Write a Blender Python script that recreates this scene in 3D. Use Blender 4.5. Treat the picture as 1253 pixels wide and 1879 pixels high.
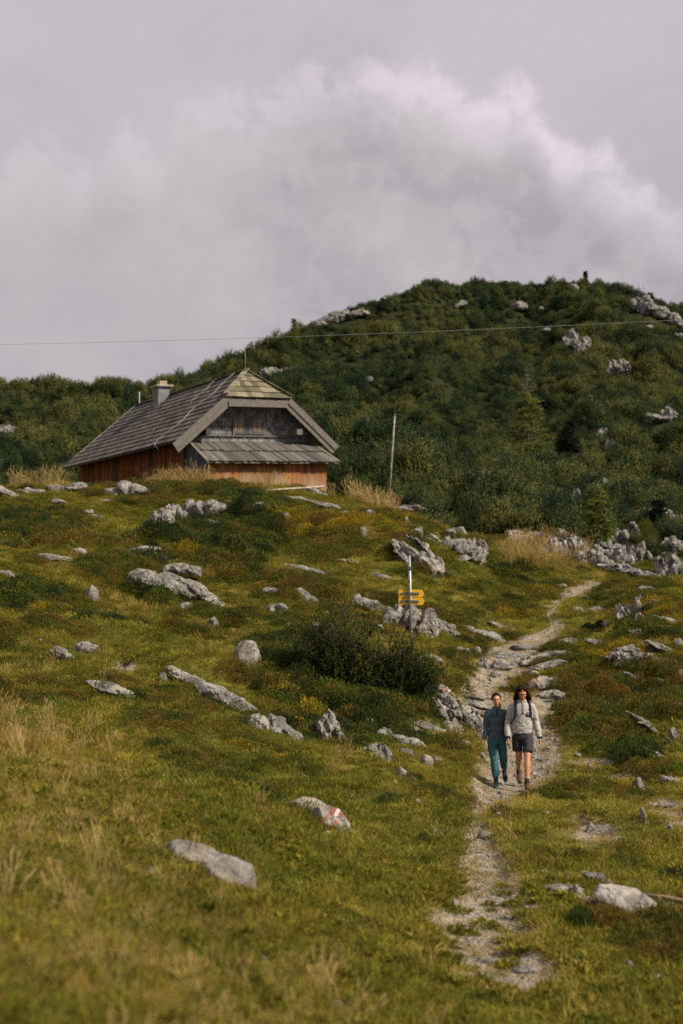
import bpy, bmesh, math, random
import numpy as np
from mathutils import Vector, Matrix, Euler
random.seed(7); rng = np.random.default_rng(7)
R = math.radians
for o in list(bpy.data.objects): bpy.data.objects.remove(o)
SC = bpy.context.scene
# ------------------------------------------------------------------ camera
F, CX, CY, HZ = 2610.0, 626.5, 939.5, 1090.0
PT = math.atan((HZ - CY) / F)
cam = bpy.data.cameras.new('camera'); cam_o = bpy.data.objects.new('camera', cam)
SC.collection.objects.link(cam_o); SC.camera = cam_o
cam.sensor_fit = 'VERTICAL'; cam.sensor_height = 36.0; cam.lens = 36.0 * F / 1879
cam.clip_start = 0.2; cam.clip_end = 6000
cam_o.rotation_euler = (math.pi / 2 + PT, 0, 0)
cam.dof.use_dof = True; cam.dof.focus_distance = 27; cam.dof.aperture_fstop = 1.5
# ------------------------------------------------------------------ sun, sky, exposure
SUN_EL, SUN_AZ = R(41), R(116)          # azimuth clockwise from +y (view direction)
sd = Vector((math.sin(SUN_AZ) * math.cos(SUN_EL), math.cos(SUN_AZ) * math.cos(SUN_EL), math.sin(SUN_EL)))
sl = bpy.data.lights.new('sun', 'SUN'); so = bpy.data.objects.new('sun', sl); SC.collection.objects.link(so)
sl.energy = 4.5; sl.angle = R(7); sl.color = (1, .90, .76)
so.rotation_euler = sd.to_track_quat('Z', 'Y').to_euler()
SC.view_settings.view_transform = 'Standard'; SC.view_settings.look = 'None'
SC.view_settings.gamma = 1; SC.view_settings.exposure = 0.5
SC.render.engine = 'CYCLES'
SC.cycles.max_bounces = 5; SC.cycles.diffuse_bounces = 3; SC.cycles.glossy_bounces = 2; SC.cycles.transmission_bounces = 3
SC.cycles.use_denoising = False; SC.cycles.sample_clamp_indirect = 2.0

class NT:
    def __init__(s, tree): s.t = tree; tree.nodes.clear()
    def n(s, typ, ins=None, **props):
        nd = s.t.nodes.new(typ)
        for k, v in props.items(): setattr(nd, k, v)
        for k, v in (ins or {}).items(): s.set(nd.inputs[k], v)
        return nd
    def set(s, sock, v):
        if isinstance(v, bpy.types.NodeSocket): s.t.links.new(v, sock)
        else:
            if isinstance(v, tuple) and len(v) == 3 and sock.type == 'RGBA': v = (*v, 1)
            sock.default_value = v
    def m(s, op, a, b=0.0, c=0.0, clamp=False):
        nd = s.n('ShaderNodeMath', operation=op, use_clamp=clamp)
        s.set(nd.inputs[0], a); s.set(nd.inputs[1], b); s.set(nd.inputs[2], c); return nd.outputs[0]
    def mix(s, f, a, b, bt='MIX'):
        nd = s.n('ShaderNodeMix', data_type='RGBA', blend_type=bt)
        s.set(nd.inputs[0], f); s.set(nd.inputs[6], a); s.set(nd.inputs[7], b); return nd.outputs[2]
    def noise(s, vec, scale, detail=4.0, rough=.55, dist=0.0):
        nd = s.n('ShaderNodeTexNoise', {'Scale': scale, 'Detail': detail, 'Roughness': rough, 'Distortion': dist})
        if vec is not None: s.set(nd.inputs['Vector'], vec)
        return nd.outputs['Fac']
    def ss(s, x, lo, hi, a=0.0, b=1.0):
        nd = s.n('ShaderNodeMapRange', interpolation_type='SMOOTHSTEP')
        s.set(nd.inputs[0], x); s.set(nd.inputs[1], lo); s.set(nd.inputs[2], hi); s.set(nd.inputs[3], a); s.set(nd.inputs[4], b)
        return nd.outputs[0]
    def vscale(s, v, sc):
        nd = s.n('ShaderNodeMapping'); s.set(nd.inputs[0], v); s.set(nd.inputs[3], sc); return nd.outputs[0]

def px_el(v): return PT + math.atan((CY - v) / F)
# world: physical sky seen faintly through procedural cloud, cloud bank laid out by azimuth and elevation
W_ = bpy.data.worlds.new('World'); SC.world = W_; W_.use_nodes = True
w = NT(W_.node_tree)
dirv = w.n('ShaderNodeTexCoord').outputs['Generated']
sep = w.n('ShaderNodeSeparateXYZ', {0: dirv})
az = w.m('ARCTAN2', sep.outputs[0], sep.outputs[1]); el = w.m('ARCSINE', sep.outputs[2])
edge = [(-100, 335), (0, 305), (90, 288), (140, 300), (165, 262), (220, 240), (275, 262), (320, 212), (400, 200), (470, 190), (540, 150), (600, 116), (650, 108), (700, 124), (780, 126), (850, 150), (900, 176),
        (960, 178), (1000, 215), (1030, 262), (1080, 285), (1120, 300), (1150, 330), (1200, 365), (1253, 405), (1350, 450)]
fc = w.n('ShaderNodeFloatCurve'); cur = fc.mapping.curves[0]
a01 = lambda u: (math.atan((u - CX) / F) + .32) / .64
e01 = lambda v: px_el(v) / .5
cur.points[0].location = (0, e01(340)); cur.points[1].location = (1, e01(470))
for u, v in edge: cur.points.new(a01(u), e01(v))
fc.mapping.update()
azn = w.m('DIVIDE', w.m('ADD', az, .32), .64, clamp=True); w.set(fc.inputs['Value'], azn)
E_ = w.m('MULTIPLY', fc.outputs[0], .5)
n1 = w.noise(dirv, 13, 6, .6, .3); n2 = w.noise(dirv, 38, 6, .62, .2); n3 = w.noise(w.vscale(dirv, (1, 1, 1.6)), 5.5, 5, .55, .4)
d = w.m('SUBTRACT', E_, el)
d = w.m('ADD', d, w.m('MULTIPLY', w.m('SUBTRACT', n2, .5), .045))
d = w.m('ADD', d, w.m('MULTIPLY', w.m('SUBTRACT', n1, .5), .05))
inside = w.ss(d, -.012, .02)
rimw = w.m('ADD', .030, w.m('MULTIPLY', n1, .05))
rim = w.m('SUBTRACT', 1.0, w.m('DIVIDE', w.m('MAXIMUM', d, 0.0), rimw), clamp=True)
rim = w.m('MULTIPLY', w.m('POWER', rim, 1.3), inside)
rimaz = w.ss(az, -.10, .12, .40, 1.0)
rim = w.m('MULTIPLY', w.m('MULTIPLY', rim, rimaz), w.ss(n2, .3, .6, .45, 1.15))
base = w.mix(w.ss(n3, .35, .65), (.385, .352, .372), (.43, .395, .415))
dark = w.ss(el, px_el(760), px_el(250), 1, 0)
body = w.mix(w.ss(n3, .36, .62), (.30, .279, .295), (.375, .345, .355))
body = w.mix(w.m('MULTIPLY', w.ss(w.noise(w.vscale(dirv, (1, 1, 1.5)), 11, 5, .5, .6), .45, .65), .5), body, (.42, .385, .393))
bil = w.ss(w.m('ADD', w.m('MULTIPLY', n2, .5), w.m('MULTIPLY', w.noise(dirv, 19, 7, .62, .6), .5)), .46, .545)
body = w.mix(w.m('MULTIPLY', bil, w.ss(az, -.22, .12, .12, .30)), body, (.475, .432, .452))
body = w.mix(w.m('MULTIPLY', dark, .22), body, (.29, .27, .285))
skyc = w.mix(w.m('MULTIPLY', inside, w.ss(az, -.2, .0, .75, 1.0)), base, body)
skyc = w.mix(w.m('MULTIPLY', rim, .95), skyc, (.66, .60, .64))
# second faint bank on the far right and a pale low lobe on the left
lob = w.m('MULTIPLY', w.ss(az, .17, .24), w.m('MULTIPLY', w.ss(w.m('ADD', el, w.m('MULTIPLY', n2, .05)), px_el(290), px_el(120), 1, 0), .25))
skyc = w.mix(lob, skyc, (.27, .25, .268))
lft = w.m('MULTIPLY', w.ss(w.m('ADD', az, w.m('MULTIPLY', n2, .06)), -.135, -.185), w.ss(el, px_el(330), px_el(620), 1, 0))
lft = w.m('MULTIPLY', lft, w.ss(d, 0, .02))
skyc = w.mix(w.m('MULTIPLY', lft, .6), skyc, (.46, .42, .43))
nish = w.n('ShaderNodeTexSky', sky_type='NISHITA'); nish.sun_disc = False
nish.sun_elevation = SUN_EL; nish.sun_rotation = SUN_AZ; nish.altitude = 1500
b1 = w.n('ShaderNodeBackground', {0: nish.outputs[0], 1: 0.05}); b2 = w.n('ShaderNodeBackground', {0: skyc, 1: 1.0})
mx = w.n('ShaderNodeMixShader', {0: .93}); w.set(mx.inputs[1], b1.outputs[0]); w.set(mx.inputs[2], b2.outputs[0])
w.n('ShaderNodeOutputWorld', {0: mx.outputs[0]})

# ------------------------------------------------------------------ numeric helpers
def _h(ix, iy, iz, seed):
    n = (ix.astype(np.int64) * 374761393 + iy.astype(np.int64) * 668265263 + iz.astype(np.int64) * 2147483647 + seed * 974634777) & 0xffffffff
    n = ((n ^ (n >> 13)) * 1274126177) & 0xffffffff
    n = (n ^ (n >> 16)) & 0xffffffff
    return n / 4294967295.0
def vnoise(x, y, z=None, seed=0):
    x = np.asarray(x, float); y = np.asarray(y, float); z = np.zeros_like(x) if z is None else np.asarray(z, float)
    ix, iy, iz = np.floor(x), np.floor(y), np.floor(z); fx, fy, fz = x - ix, y - iy, z - iz
    fx = fx * fx * fx * (fx * (fx * 6 - 15) + 10); fy = fy * fy * fy * (fy * (fy * 6 - 15) + 10); fz = fz * fz * (3 - 2 * fz)
    def c(dx, dy, dz): return _h(ix + dx, iy + dy, iz + dz, seed)
    a = c(0, 0, 0) * (1 - fx) + c(1, 0, 0) * fx; b = c(0, 1, 0) * (1 - fx) + c(1, 1, 0) * fx
    lo = a * (1 - fy) + b * fy
    if not np.any(fz): return lo * 2 - 1
    a = c(0, 0, 1) * (1 - fx) + c(1, 0, 1) * fx; b = c(0, 1, 1) * (1 - fx) + c(1, 1, 1) * fx
    return (lo * (1 - fz) + (a * (1 - fy) + b * fy) * fz) * 2 - 1
def fbm(x, y, z=None, o=4, seed=0, g=.5):
    s = 0; a = 1; t = 0; k = 1.0
    for i in range(o):
        s = s + a * vnoise(x * k, y * k, None if z is None else z * k, seed + i * 17); t += a; a *= g; k *= 2.03
    return s / t
def sstep(x, lo, hi):
    t = np.clip((x - lo) / (hi - lo), 0, 1); return t * t * (3 - 2 * t)
def z_of(v, Y): return Y * math.tan(PT + math.atan((CY - v) / F))
def proj(x, y, z):
    fw = y * math.cos(PT) + z * math.sin(PT); fw = np.maximum(fw, .05)
    return CX + F * x / fw, CY - F * (-y * math.sin(PT) + z * math.cos(PT)) / fw
def unproj(u, v, Y): 
    z = z_of(v, Y); fw = Y * math.cos(PT) + z * math.sin(PT)
    return Vector(((u - CX) / F * fw, Y, z))

# ------------------------------------------------------------------ terrain: profiles (v, Y) or ('z', Y, z)
LEFTF = [('z', 68, 4.45), ('z', 85, 4.6), ('z', 97, 6.3), (880, 112), (808, 160), (728, 222), ('z', 260, 37), ('z', 330, 30), ('z', 420, 20)]
def leftf(crest, Yc): return LEFTF[:3] + [(884, 112), (812, 160), (crest, Yc), ('z', Yc + 50, z_of(crest, Yc) - 2), ('z', 420, 22)]
def hill(crest, Yc, k=0.0): return [(905, 103), (838, 137), (760 + k, 170), (668 + k * .8, 215), ((crest + 668) / 2 - 8, (Yc + 215) / 2), (crest, Yc), ('z', Yc + 35, z_of(crest, Yc) - 1), ('z', 440, 50)]
COLS = {
 -150: [(1879, 4.7), (1700, 6.7), (1500, 10.3), (1300, 17.2), (1200, 23), (1100, 31), (1000, 42), (905, 58), (893, 63)] + leftf(715, 225),
 0: [(1879, 5.2), (1700, 7.3), (1500, 11.5), (1300, 19), (1200, 25), (1100, 33), (1000, 43.5), (908, 58), (898, 62)] + leftf(722, 225),
 150: [(1879, 5.5), (1700, 7.7), (1500, 12.4), (1300, 21), (1200, 27), (1100, 35), (1000, 45), (906, 58), (895, 61.5)] + leftf(720, 230),
 300: [(1879, 6.0), (1700, 8.4), (1500, 13.6), (1300, 23), (1200, 29), (1100, 37), (1000, 46), (910, 57), (898, 60.5)] + leftf(706, 235),
 450: [(1879, 6.8), (1700, 9.3), (1500, 15.5), (1300, 26), (1200, 31.5), (1100, 38.5), (1000, 47), (911, 56.5), (899, 60)] + leftf(665, 250),
 600: [(1879, 7.8), (1700, 10.8), (1500, 17.5), (1400, 23.5), (1300, 29), (1200, 33.5), (1100, 40), (1000, 48), (915, 56), (897, 59.5), ('z', 66, 4.3), ('z', 85, 4.6), ('z', 97, 7)] + hill(592, 262, 5)[1:],
 750: [(1879, 8.6), (1700, 12), (1500, 19), (1400, 24.5), (1300, 30), (1200, 35), (1100, 42), (1000, 50), (945, 54.5), (927, 57), ('z', 64, 3.2), ('z', 75, 3.6), ('z', 90, 7.3)] + hill(540, 278)[0:],
 900: [(1879, 9.2), (1700, 12.5), (1550, 17.5), (1440, 24.8), (1350, 30), (1280, 34), (1200, 40), (1100, 49), (1020, 57), (1002, 60.5), ('z', 66, 2.3), (975, 76), (945, 88)] + hill(528, 285),
 1050: [(1879, 9.4), (1700, 12.8), (1550, 17.8), (1440, 24.7), (1350, 29.5), (1250, 36), (1150, 43), (1085, 51), (1050, 57), (1032, 64), (985, 72), (950, 86)] + hill(522, 285),
 1200: [(1879, 9.6), (1700, 13.2), (1600, 16.7), (1500, 21), (1400, 26), (1300, 31), (1200, 37), (1120, 43), (1078, 52), (1062, 60), (1000, 68), (960, 83)] + hill(548, 288),
 1350: [(1879, 9.6), (1700, 13.2), (1600, 16.7), (1500, 20.5), (1400, 25), (1300, 30), (1200, 36), (1120, 42), (1075, 51), (1060, 60), (1000, 68), (960, 83)] + hill(590, 290),
}
LY = np.linspace(math.log(3.0), math.log(450), 560)
US = np.linspace(-150, 1350, 301)
def _prof(tab):
    ys, zs = [], []
    for t in tab:
        Y, z = (t[1], t[2]) if t[0] == 'z' else (t[1], z_of(t[0], t[1]))
        if ys and Y <= ys[-1]: continue
        ys.append(Y); zs.append(z)
    ys = [3.0] + ys + [450]; zs = [max(-1.75, zs[0] + .0) * .5 - .85] + zs + [zs[-1]]
    x = np.log(ys); y = np.array(zs); h = np.diff(x); dl = np.diff(y) / h
    m = np.zeros(len(x)); m[0], m[-1] = dl[0], dl[-1]
    for i in range(1, len(x) - 1):
        if dl[i - 1] * dl[i] > 0:
            w1, w2 = 2 * h[i] + h[i - 1], h[i] + 2 * h[i - 1]; m[i] = (w1 + w2) / (w1 / dl[i - 1] + w2 / dl[i])
    k = np.clip(np.searchsorted(x, LY) - 1, 0, len(h) - 1); t = (LY - x[k]) / h[k]
    return (2 * t**3 - 3 * t**2 + 1) * y[k] + (t**3 - 2 * t**2 + t) * h[k] * m[k] + (-2 * t**3 + 3 * t**2) * y[k + 1] + (t**3 - t**2) * h[k] * m[k + 1]
_cu = sorted(COLS); _P = np.array([_prof(COLS[c]) for c in _cu])
TAB = np.array([[np.interp(u, _cu, _P[:, j]) for u in US] for j in range(len(LY))])
def gsm(a, s, ax):
    k = np.exp(-.5 * (np.arange(-3 * s, 3 * s + 1) / s) ** 2); k /= k.sum()
    return np.apply_along_axis(lambda r: np.convolve(np.pad(r, 3 * s, mode='edge'), k, 'valid'), ax, a)
TAB = gsm(TAB, 9, 1); TAB = gsm(TAB, 3, 0)
# dip behind the near crest must not be smeared, so only light smoothing along depth
PATHN = [(985, 1795, 75), (905, 1780, 95), (872, 1735, 88), (865, 1690, 92), (925, 1690, 85), (895, 1640, 74), (895, 1590, 60), (885, 1545, 38), (875, 1500, 26), (890, 1465, 30), (920, 1440, 66), (950, 1405, 82), (955, 1350, 75),
         (905, 1305, 62), (868, 1280, 30), (895, 1245, 42), (930, 1212, 50), (965, 1190, 36), (1005, 1168, 22), (1024, 1150, 12), (1015, 1125, 12), (1012, 1114, 9), (1030, 1094, 8), (1050, 1086, 17), (1085, 1077, 20), (1110, 1075, 10)]
SIDEP = [(1070, 1505, 26, 12), (1090, 1530, 42, 20), (1215, 1478, 38, 11), (1250, 1500, 34, 14), (1090, 1398, 38, 6), (1150, 1425, 30, 5), (1200, 1655, 70, 6), (225, 1222, 22, 9), (1235, 1670, 30, 12), (1010, 1290, 30, 30), (780, 1330, 30, 10)]
def pathmask(u, v):
    m = np.zeros_like(u)
    for (a, b, r0), (c, e, r1) in zip(PATHN[:-1], PATHN[1:]):
        # distances measured with v stretched: the ground is seen at a grazing angle
        k = 1.6
        dx, dy = c - a, (e - b) * k; L2 = dx * dx + dy * dy
        t = np.clip(((u - a) * dx + (v - b) * k * dy) / L2, 0, 1)
        dd = np.hypot(u - a - t * dx, (v - b) * k - t * dy); rr = r0 + (r1 - r0) * t
        m = np.maximum(m, 1.25 - dd / rr)
    for a, b, ru, rv in SIDEP:
        m = np.maximum(m, .95 - .55 * np.hypot((u - a) / ru, (v - b) / rv))
    return np.clip(m, 0, 1)
def zbase(x, y):
    x = np.asarray(x, float); y = np.asarray(y, float); yy = np.clip(y, 3.0, 449)
    u = CX + F * x / yy * .995
    fu = np.clip((u - US[0]) / (US[1] - US[0]), 0, len(US) - 1.001); fy = np.clip((np.log(yy) - LY[0]) / (LY[1] - LY[0]), 0, len(LY) - 1.001)
    i, j = fu.astype(int), fy.astype(int); a, b = fu - i, fy - j
    return (TAB[j, i] * (1 - a) + TAB[j, i + 1] * a) * (1 - b) + (TAB[j + 1, i] * (1 - a) + TAB[j + 1, i + 1] * a) * b
def zt(x, y):
    x = np.asarray(x, float); y = np.asarray(y, float)
    z = zbase(x, y)
    u, v = proj(x, y, z); pm = pathmask(u, v) * (y < 70) * (y > 6)
    mid = sstep(y, 12, 32) * (1 - sstep(y, 66, 80)) * (1 - .6 * sstep(y, 48, 60) * sstep(-u, -700, -600)); near = 1 - sstep(y, 66, 80)
    calm = 1 - .8 * pm
    right = .45 + .55 * sstep(-u, -840, -700) + .45 * sstep(u, 1040, 1120)
    z = z + mid * calm * right * (.62 * fbm(x / 3.8, y / 4.8, o=3, seed=3) + .30 * np.abs(fbm(x / 1.2, y / 1.5, o=3, seed=9)) - .08 + .13 * fbm(x / 2.4, y / .95, o=3, seed=15))
    z = z + near * calm * (.05 * fbm(x / .8, y / .8, o=3, seed=5) + .018 * vnoise(x / .17, y / .17, seed=8))
    z = z - .09 * sstep(pm, .2, .9) * near
    far = sstep(y, 80, 130)
    r = fbm(x / 26, y / 34, o=4, seed=21); z = z + far * (6.0 * r + 4.0 * (.35 - np.abs(fbm(x / 12, y / 16, o=3, seed=31))))
    if CREST is not None: z = z + np.interp(CX + F * x / np.maximum(y, 3), CREST[0], CREST[1]) * y * sstep(y, 95, 200)
    return z
CREST = None
_cu2 = np.arange(-200, 1460, 20.0)
_ct = np.interp(_cu2, [-200, 0, 150, 250, 300, 350, 400, 450, 500, 550, 600, 650, 700, 750, 770, 800, 850, 900, 950, 1000, 1030, 1070, 1100, 1150, 1200, 1253, 1450],
                [704, 704, 706, 704, 697, 690, 676, 650, 632, 603, 586, 566, 551, 533, 522, 518, 520, 518, 517, 524, 515, 513, 521, 529, 546, 560, 640]) + 11
_cc = np.zeros(len(_cu2))
for _it in range(4):
    YY = np.exp(np.linspace(math.log(150), math.log(420), 500)); CREST = (_cu2, _cc)
    gx_ = (_cu2[:, None] - CX) / F * YY[None]; gy_ = np.repeat(YY[None], len(_cu2), 0); vv_ = proj(gx_, gy_, zt(gx_.ravel(), gy_.ravel()).reshape(gx_.shape))[1].min(1)
    _cc = _cc + (vv_ - _ct) / F
CREST = (_cu2, _cc)
def hit(u, v, y0=4.0, y1=430):
    Y = np.exp(np.linspace(math.log(y0), math.log(y1), 2600))
    el = math.tan(PT + math.atan((CY - v) / F)); z = Y * el; fw = Y * math.cos(PT) + z * math.sin(PT); x = (u - CX) / F * fw
    g = zt(x, Y) - z; k = np.argmax(g > 0)
    if g[k] <= 0: k = int(np.argmax(g))
    return Vector((float(x[k]), float(Y[k]), float(zt(x[k], Y[k]))))

# ------------------------------------------------------------------ object helpers
def mesh_np(name, V, Fc, smooth=False, loc=None):
    V = np.asarray(V, np.float32); me = bpy.data.meshes.new(name)
    Fc = [np.asarray(f, np.int32) for f in (Fc if isinstance(Fc, list) else [Fc]) if len(f)]
    me.vertices.add(len(V)); me.vertices.foreach_set('co', V.ravel())
    nl = sum(f.size for f in Fc); nf = sum(len(f) for f in Fc)
    me.loops.add(nl); me.loops.foreach_set('vertex_index', np.concatenate([f.ravel() for f in Fc]))
    st = []; c = 0
    for f in Fc: st.append(c + np.arange(len(f)) * f.shape[1]); c += f.size
    me.polygons.add(nf); me.polygons.foreach_set('loop_start', np.concatenate(st).astype(np.int32))
    if smooth: me.polygons.foreach_set('use_smooth', np.ones(nf, bool))
    me.update(calc_edges=True); return me
def link(name, me, mat=None, parent=None, loc=None, coll=None):
    o = bpy.data.objects.new(name, me)
    if mat is not None and me is not None and not me.materials: me.materials.append(mat)
    (coll or SC.collection).objects.link(o)
    if parent: o.parent = parent
    if loc is not None: o.location = loc
    return o
def tag(o, label=None, cat=None, group=None, kind=None):
    if label: o['label'] = label
    if cat: o['category'] = cat
    if group: o['group'] = group
    if kind: o['kind'] = kind
    return o
def thing(name, loc, label, cat, group=None): return tag(link(name, None, loc=loc), label, cat, group)
class MB:
    """collects shapes, builds ONE mesh"""
    def __init__(s, fn=None): s.V = []; s.F = []; s.fn = fn
    def add(s, vs, fs):
        k = len(s.V); s.V += [tuple(v) for v in vs]; s.F += [tuple(i + k for i in f) for f in fs]; return s
    def hexa(s, c):   # 8 corners: bottom 4 ccw, top 4 ccw
        return s.add(c, [(3, 2, 1, 0), (4, 5, 6, 7), (0, 1, 5, 4), (1, 2, 6, 5), (2, 3, 7, 6), (3, 0, 4, 7)])
    def box(s, x0, x1, y0, y1, z0, z1):
        return s.hexa([(x0, y0, z0), (x1, y0, z0), (x1, y1, z0), (x0, y1, z0), (x0, y0, z1), (x1, y0, z1), (x1, y1, z1), (x0, y1, z1)])
    def bar(s, p, q, a, b, up=(0, 0, 1)):   # square bar p->q, half sizes a (side) b (up)
        p, q = Vector(p), Vector(q); t = (q - p).normalized(); sd_ = t.cross(Vector(up))
        if sd_.length < 1e-4: sd_ = t.cross(Vector((0, 1, 0)))
        sd_.normalize(); u_ = sd_.cross(t)
        c = [p - sd_ * a - u_ * b, p + sd_ * a - u_ * b, q + sd_ * a - u_ * b, q - sd_ * a - u_ * b]
        return s.hexa(c + [k + u_ * 2 * b for k in c])
    def tube(s, pts, n=8, sx=(1, 0, 0)):   # pts: (x,y,z,rx[,ry])
        P = [Vector(p[:3]) for p in pts]; rings = []
        for i, p in enumerate(P):
            t = (P[min(i + 1, len(P) - 1)] - P[max(i - 1, 0)]).normalized(); r = Vector(sx)
            if abs(t.dot(r)) > .95: r = Vector((0, 1, 0))
            a = (r - t * r.dot(t)).normalized(); b = t.cross(a); rx = pts[i][3]; ry = pts[i][4] if len(pts[i]) > 4 else rx
            rings.append([p + a * rx * math.cos(k * 2 * math.pi / n) + b * ry * math.sin(k * 2 * math.pi / n) for k in range(n)])
        vs = [v for r_ in rings for v in r_] + [P[0], P[-1]]; fs = []
        for i in range(len(P) - 1):
            for k in range(n): fs.append((i * n + k, i * n + (k + 1) % n, (i + 1) * n + (k + 1) % n, (i + 1) * n + k))
        e = len(P) * n
        for k in range(n): fs.append(((k + 1) % n, k, e)); fs.append(((len(P) - 1) * n + k, (len(P) - 1) * n + (k + 1) % n, e + 1))
        return s.add(vs, fs)
    def ball(s, c, r, seg=12, rings=8, rot=None):
        r = (r, r, r) if not hasattr(r, '__len__') else r; vs = []; fs = []
        for i in range(rings + 1):
            th = math.pi * i / rings
            for k in range(seg):
                ph = 2 * math.pi * k / seg; q = Vector((r[0] * math.sin(th) * math.cos(ph), r[1] * math.sin(th) * math.sin(ph), r[2] * math.cos(th)))
                if rot: q = rot @ q
                vs.append(Vector(c) + q)
        for i in range(rings):
            for k in range(seg): fs.append((i * seg + k, (i + 1) * seg + k, (i + 1) * seg + (k + 1) % seg, i * seg + (k + 1) % seg))
        return s.add(vs, fs)
    def build(s, name, mat=None, parent=None, smooth=False, loc=None):
        me = bpy.data.meshes.new(name); V = [s.fn(*v) for v in s.V] if s.fn else s.V
        me.from_pydata([tuple(v) for v in V], [], s.F); me.validate(); me.update()
        if smooth: me.polygons.foreach_set('use_smooth', np.ones(len(me.polygons), bool))
        return link(name, me, mat, parent, loc)

# ------------------------------------------------------------------ materials
def mat(name):
    m = bpy.data.materials.new(name); m.use_nodes = True; t = NT(m.node_tree); return m, t
def out(t, sh): t.n('ShaderNodeOutputMaterial', {0: sh})
def princ(t, col, rough=.8, bump=None, bs=.3, bd=.02, spec=.3, metal=0.0):
    ins = {'Base Color': col, 'Roughness': rough, 'Specular IOR Level': spec, 'Metallic': metal}
    if bump is not None: ins['Normal'] = t.n('ShaderNodeBump', {'Height': bump, 'Strength': bs, 'Distance': bd}).outputs[0]
    return t.n('ShaderNodeBsdfPrincipled', ins).outputs[0]
def plain(name, col, rough=.7, spec=.3, metal=0.0, var=.12, scale=20):
    m, t = mat(name); p = t.n('ShaderNodeTexCoord').outputs['Object']; n = t.noise(p, scale, 4)
    dk = tuple(c * (1 - 2 * var) for c in col); lt = tuple(min(1, c * (1 + 2 * var)) for c in col)
    out(t, princ(t, t.mix(t.ss(n, .3, .7), dk, lt), rough, n, .2, .01, spec, metal)); return m
def leaf(name, a, b, c, sc=.35, trans=.36, rough=.6, patch=None, thr=(.55, .7), rnd=.5, rounded=0.0, isl=.56):
    """foliage: a->b by world noise and per-instance random, c as rarer patches"""
    m, t = mat(name); g = t.n('ShaderNodeNewGeometry'); pos = g.outputs['Position']; oi = t.n('ShaderNodeObjectInfo').outputs['Random']
    n = t.noise(pos, sc, 4, .6); f = t.ss(t.m('ADD', t.m('MULTIPLY', n, 1 - rnd * .5), t.m('MULTIPLY', oi, rnd * .5)), .32, .68)
    col = t.mix(f, a, b)
    n2 = t.noise(pos, sc * 1.9 if patch is None else patch, 3, .6); r2 = t.m('FRACT', t.m('MULTIPLY', oi, 7.31))
    col = t.mix(t.m('MULTIPLY', t.ss(t.m('ADD', t.m('MULTIPLY', n2, .7), t.m('MULTIPLY', r2, .3)), *thr), .85), col, c)
    isl = t.m('ADD', 1 - isl / 2, t.m('MULTIPLY', g.outputs['Random Per Island'], isl))
    col = t.mix(1.0, col, t.n('ShaderNodeCombineColor', {0: isl, 1: isl, 2: isl}).outputs[0], 'MULTIPLY')
    ins = {'Base Color': col, 'Roughness': rough, 'Specular IOR Level': .08}
    if rounded:   # clumps shade as soft rounded masses
        oc = t.n('ShaderNodeVectorMath', {0: t.n('ShaderNodeTexCoord').outputs['Object'], 1: (0, 0, .35)}, operation='SUBTRACT').outputs[0]
        wv = t.n('ShaderNodeVectorMath', {0: t.n('ShaderNodeVectorTransform', {0: oc}, vector_type='VECTOR', convert_from='OBJECT', convert_to='WORLD').outputs[0]}, operation='NORMALIZE').outputs[0]
        mxn = t.n('ShaderNodeMix', {0: rounded}, data_type='VECTOR'); t.set(mxn.inputs[4], g.outputs['Normal']); t.set(mxn.inputs[5], wv)
        ins['Normal'] = t.n('ShaderNodeVectorMath', {0: mxn.outputs[1]}, operation='NORMALIZE').outputs[0]
    d_ = t.n('ShaderNodeBsdfPrincipled', ins).outputs[0]
    tr = t.n('ShaderNodeBsdfTranslucent', {0: col}).outputs[0]
    out(t, t.n('ShaderNodeMixShader', {0: trans, 1: d_, 2: tr}).outputs[0]); return m
M = {}
def gravelcol(t, pos):
    vo = t.n('ShaderNodeTexVoronoi', {'Vector': pos, 'Scale': 22.0}); c1 = vo.outputs['Distance']; rc = t.n('ShaderNodeSeparateColor', {0: vo.outputs['Color']}).outputs[0]
    col = t.mix(rc, (.15, .122, .088), (.35, .298, .228)); col = t.mix(t.ss(t.noise(pos, 1.6, 5), .42, .62), col, (.20, .15, .085))
    return col, c1
m, t = mat('soil_and_turf')
pos = t.n('ShaderNodeNewGeometry').outputs['Position']
n = t.noise(pos, .5, 6, .65); n_f = t.noise(pos, 9, 5, .7); n_b = t.noise(pos, .23, 3)
col = t.mix(t.ss(n, .38, .62), (.07, .075, .010), (.17, .15, .02)); col = t.mix(t.ss(n_f, .4, .62), t.mix(.5, col, (.05, .042, .012)), col)
col = t.mix(t.m('MULTIPLY', t.ss(n_b, .56, .68), .6), col, (.14, .08, .02))
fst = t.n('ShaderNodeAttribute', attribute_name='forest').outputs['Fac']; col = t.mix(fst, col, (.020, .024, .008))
pm = t.n('ShaderNodeAttribute', attribute_name='path').outputs['Fac']
gc, gd = gravelcol(t, pos)
f = t.ss(t.m('ADD', pm, t.m('MULTIPLY', t.m('SUBTRACT', t.noise(pos, 3.2, 6, .7), .5), 1.0)), .22, .46)
col = t.mix(f, col, gc)
out(t, princ(t, col, .95, t.m('ADD', n_f, t.m('MULTIPLY', gd, -1.0)), .6, .03, .1)); M['ground'] = m
m, t = mat('gravel'); pos = t.n('ShaderNodeNewGeometry').outputs['Position']; gc, gd = gravelcol(t, pos)
out(t, princ(t, gc, .9, t.m('MULTIPLY', gd, -1.0), .8, .03, .15)); M['gravel'] = m
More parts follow.
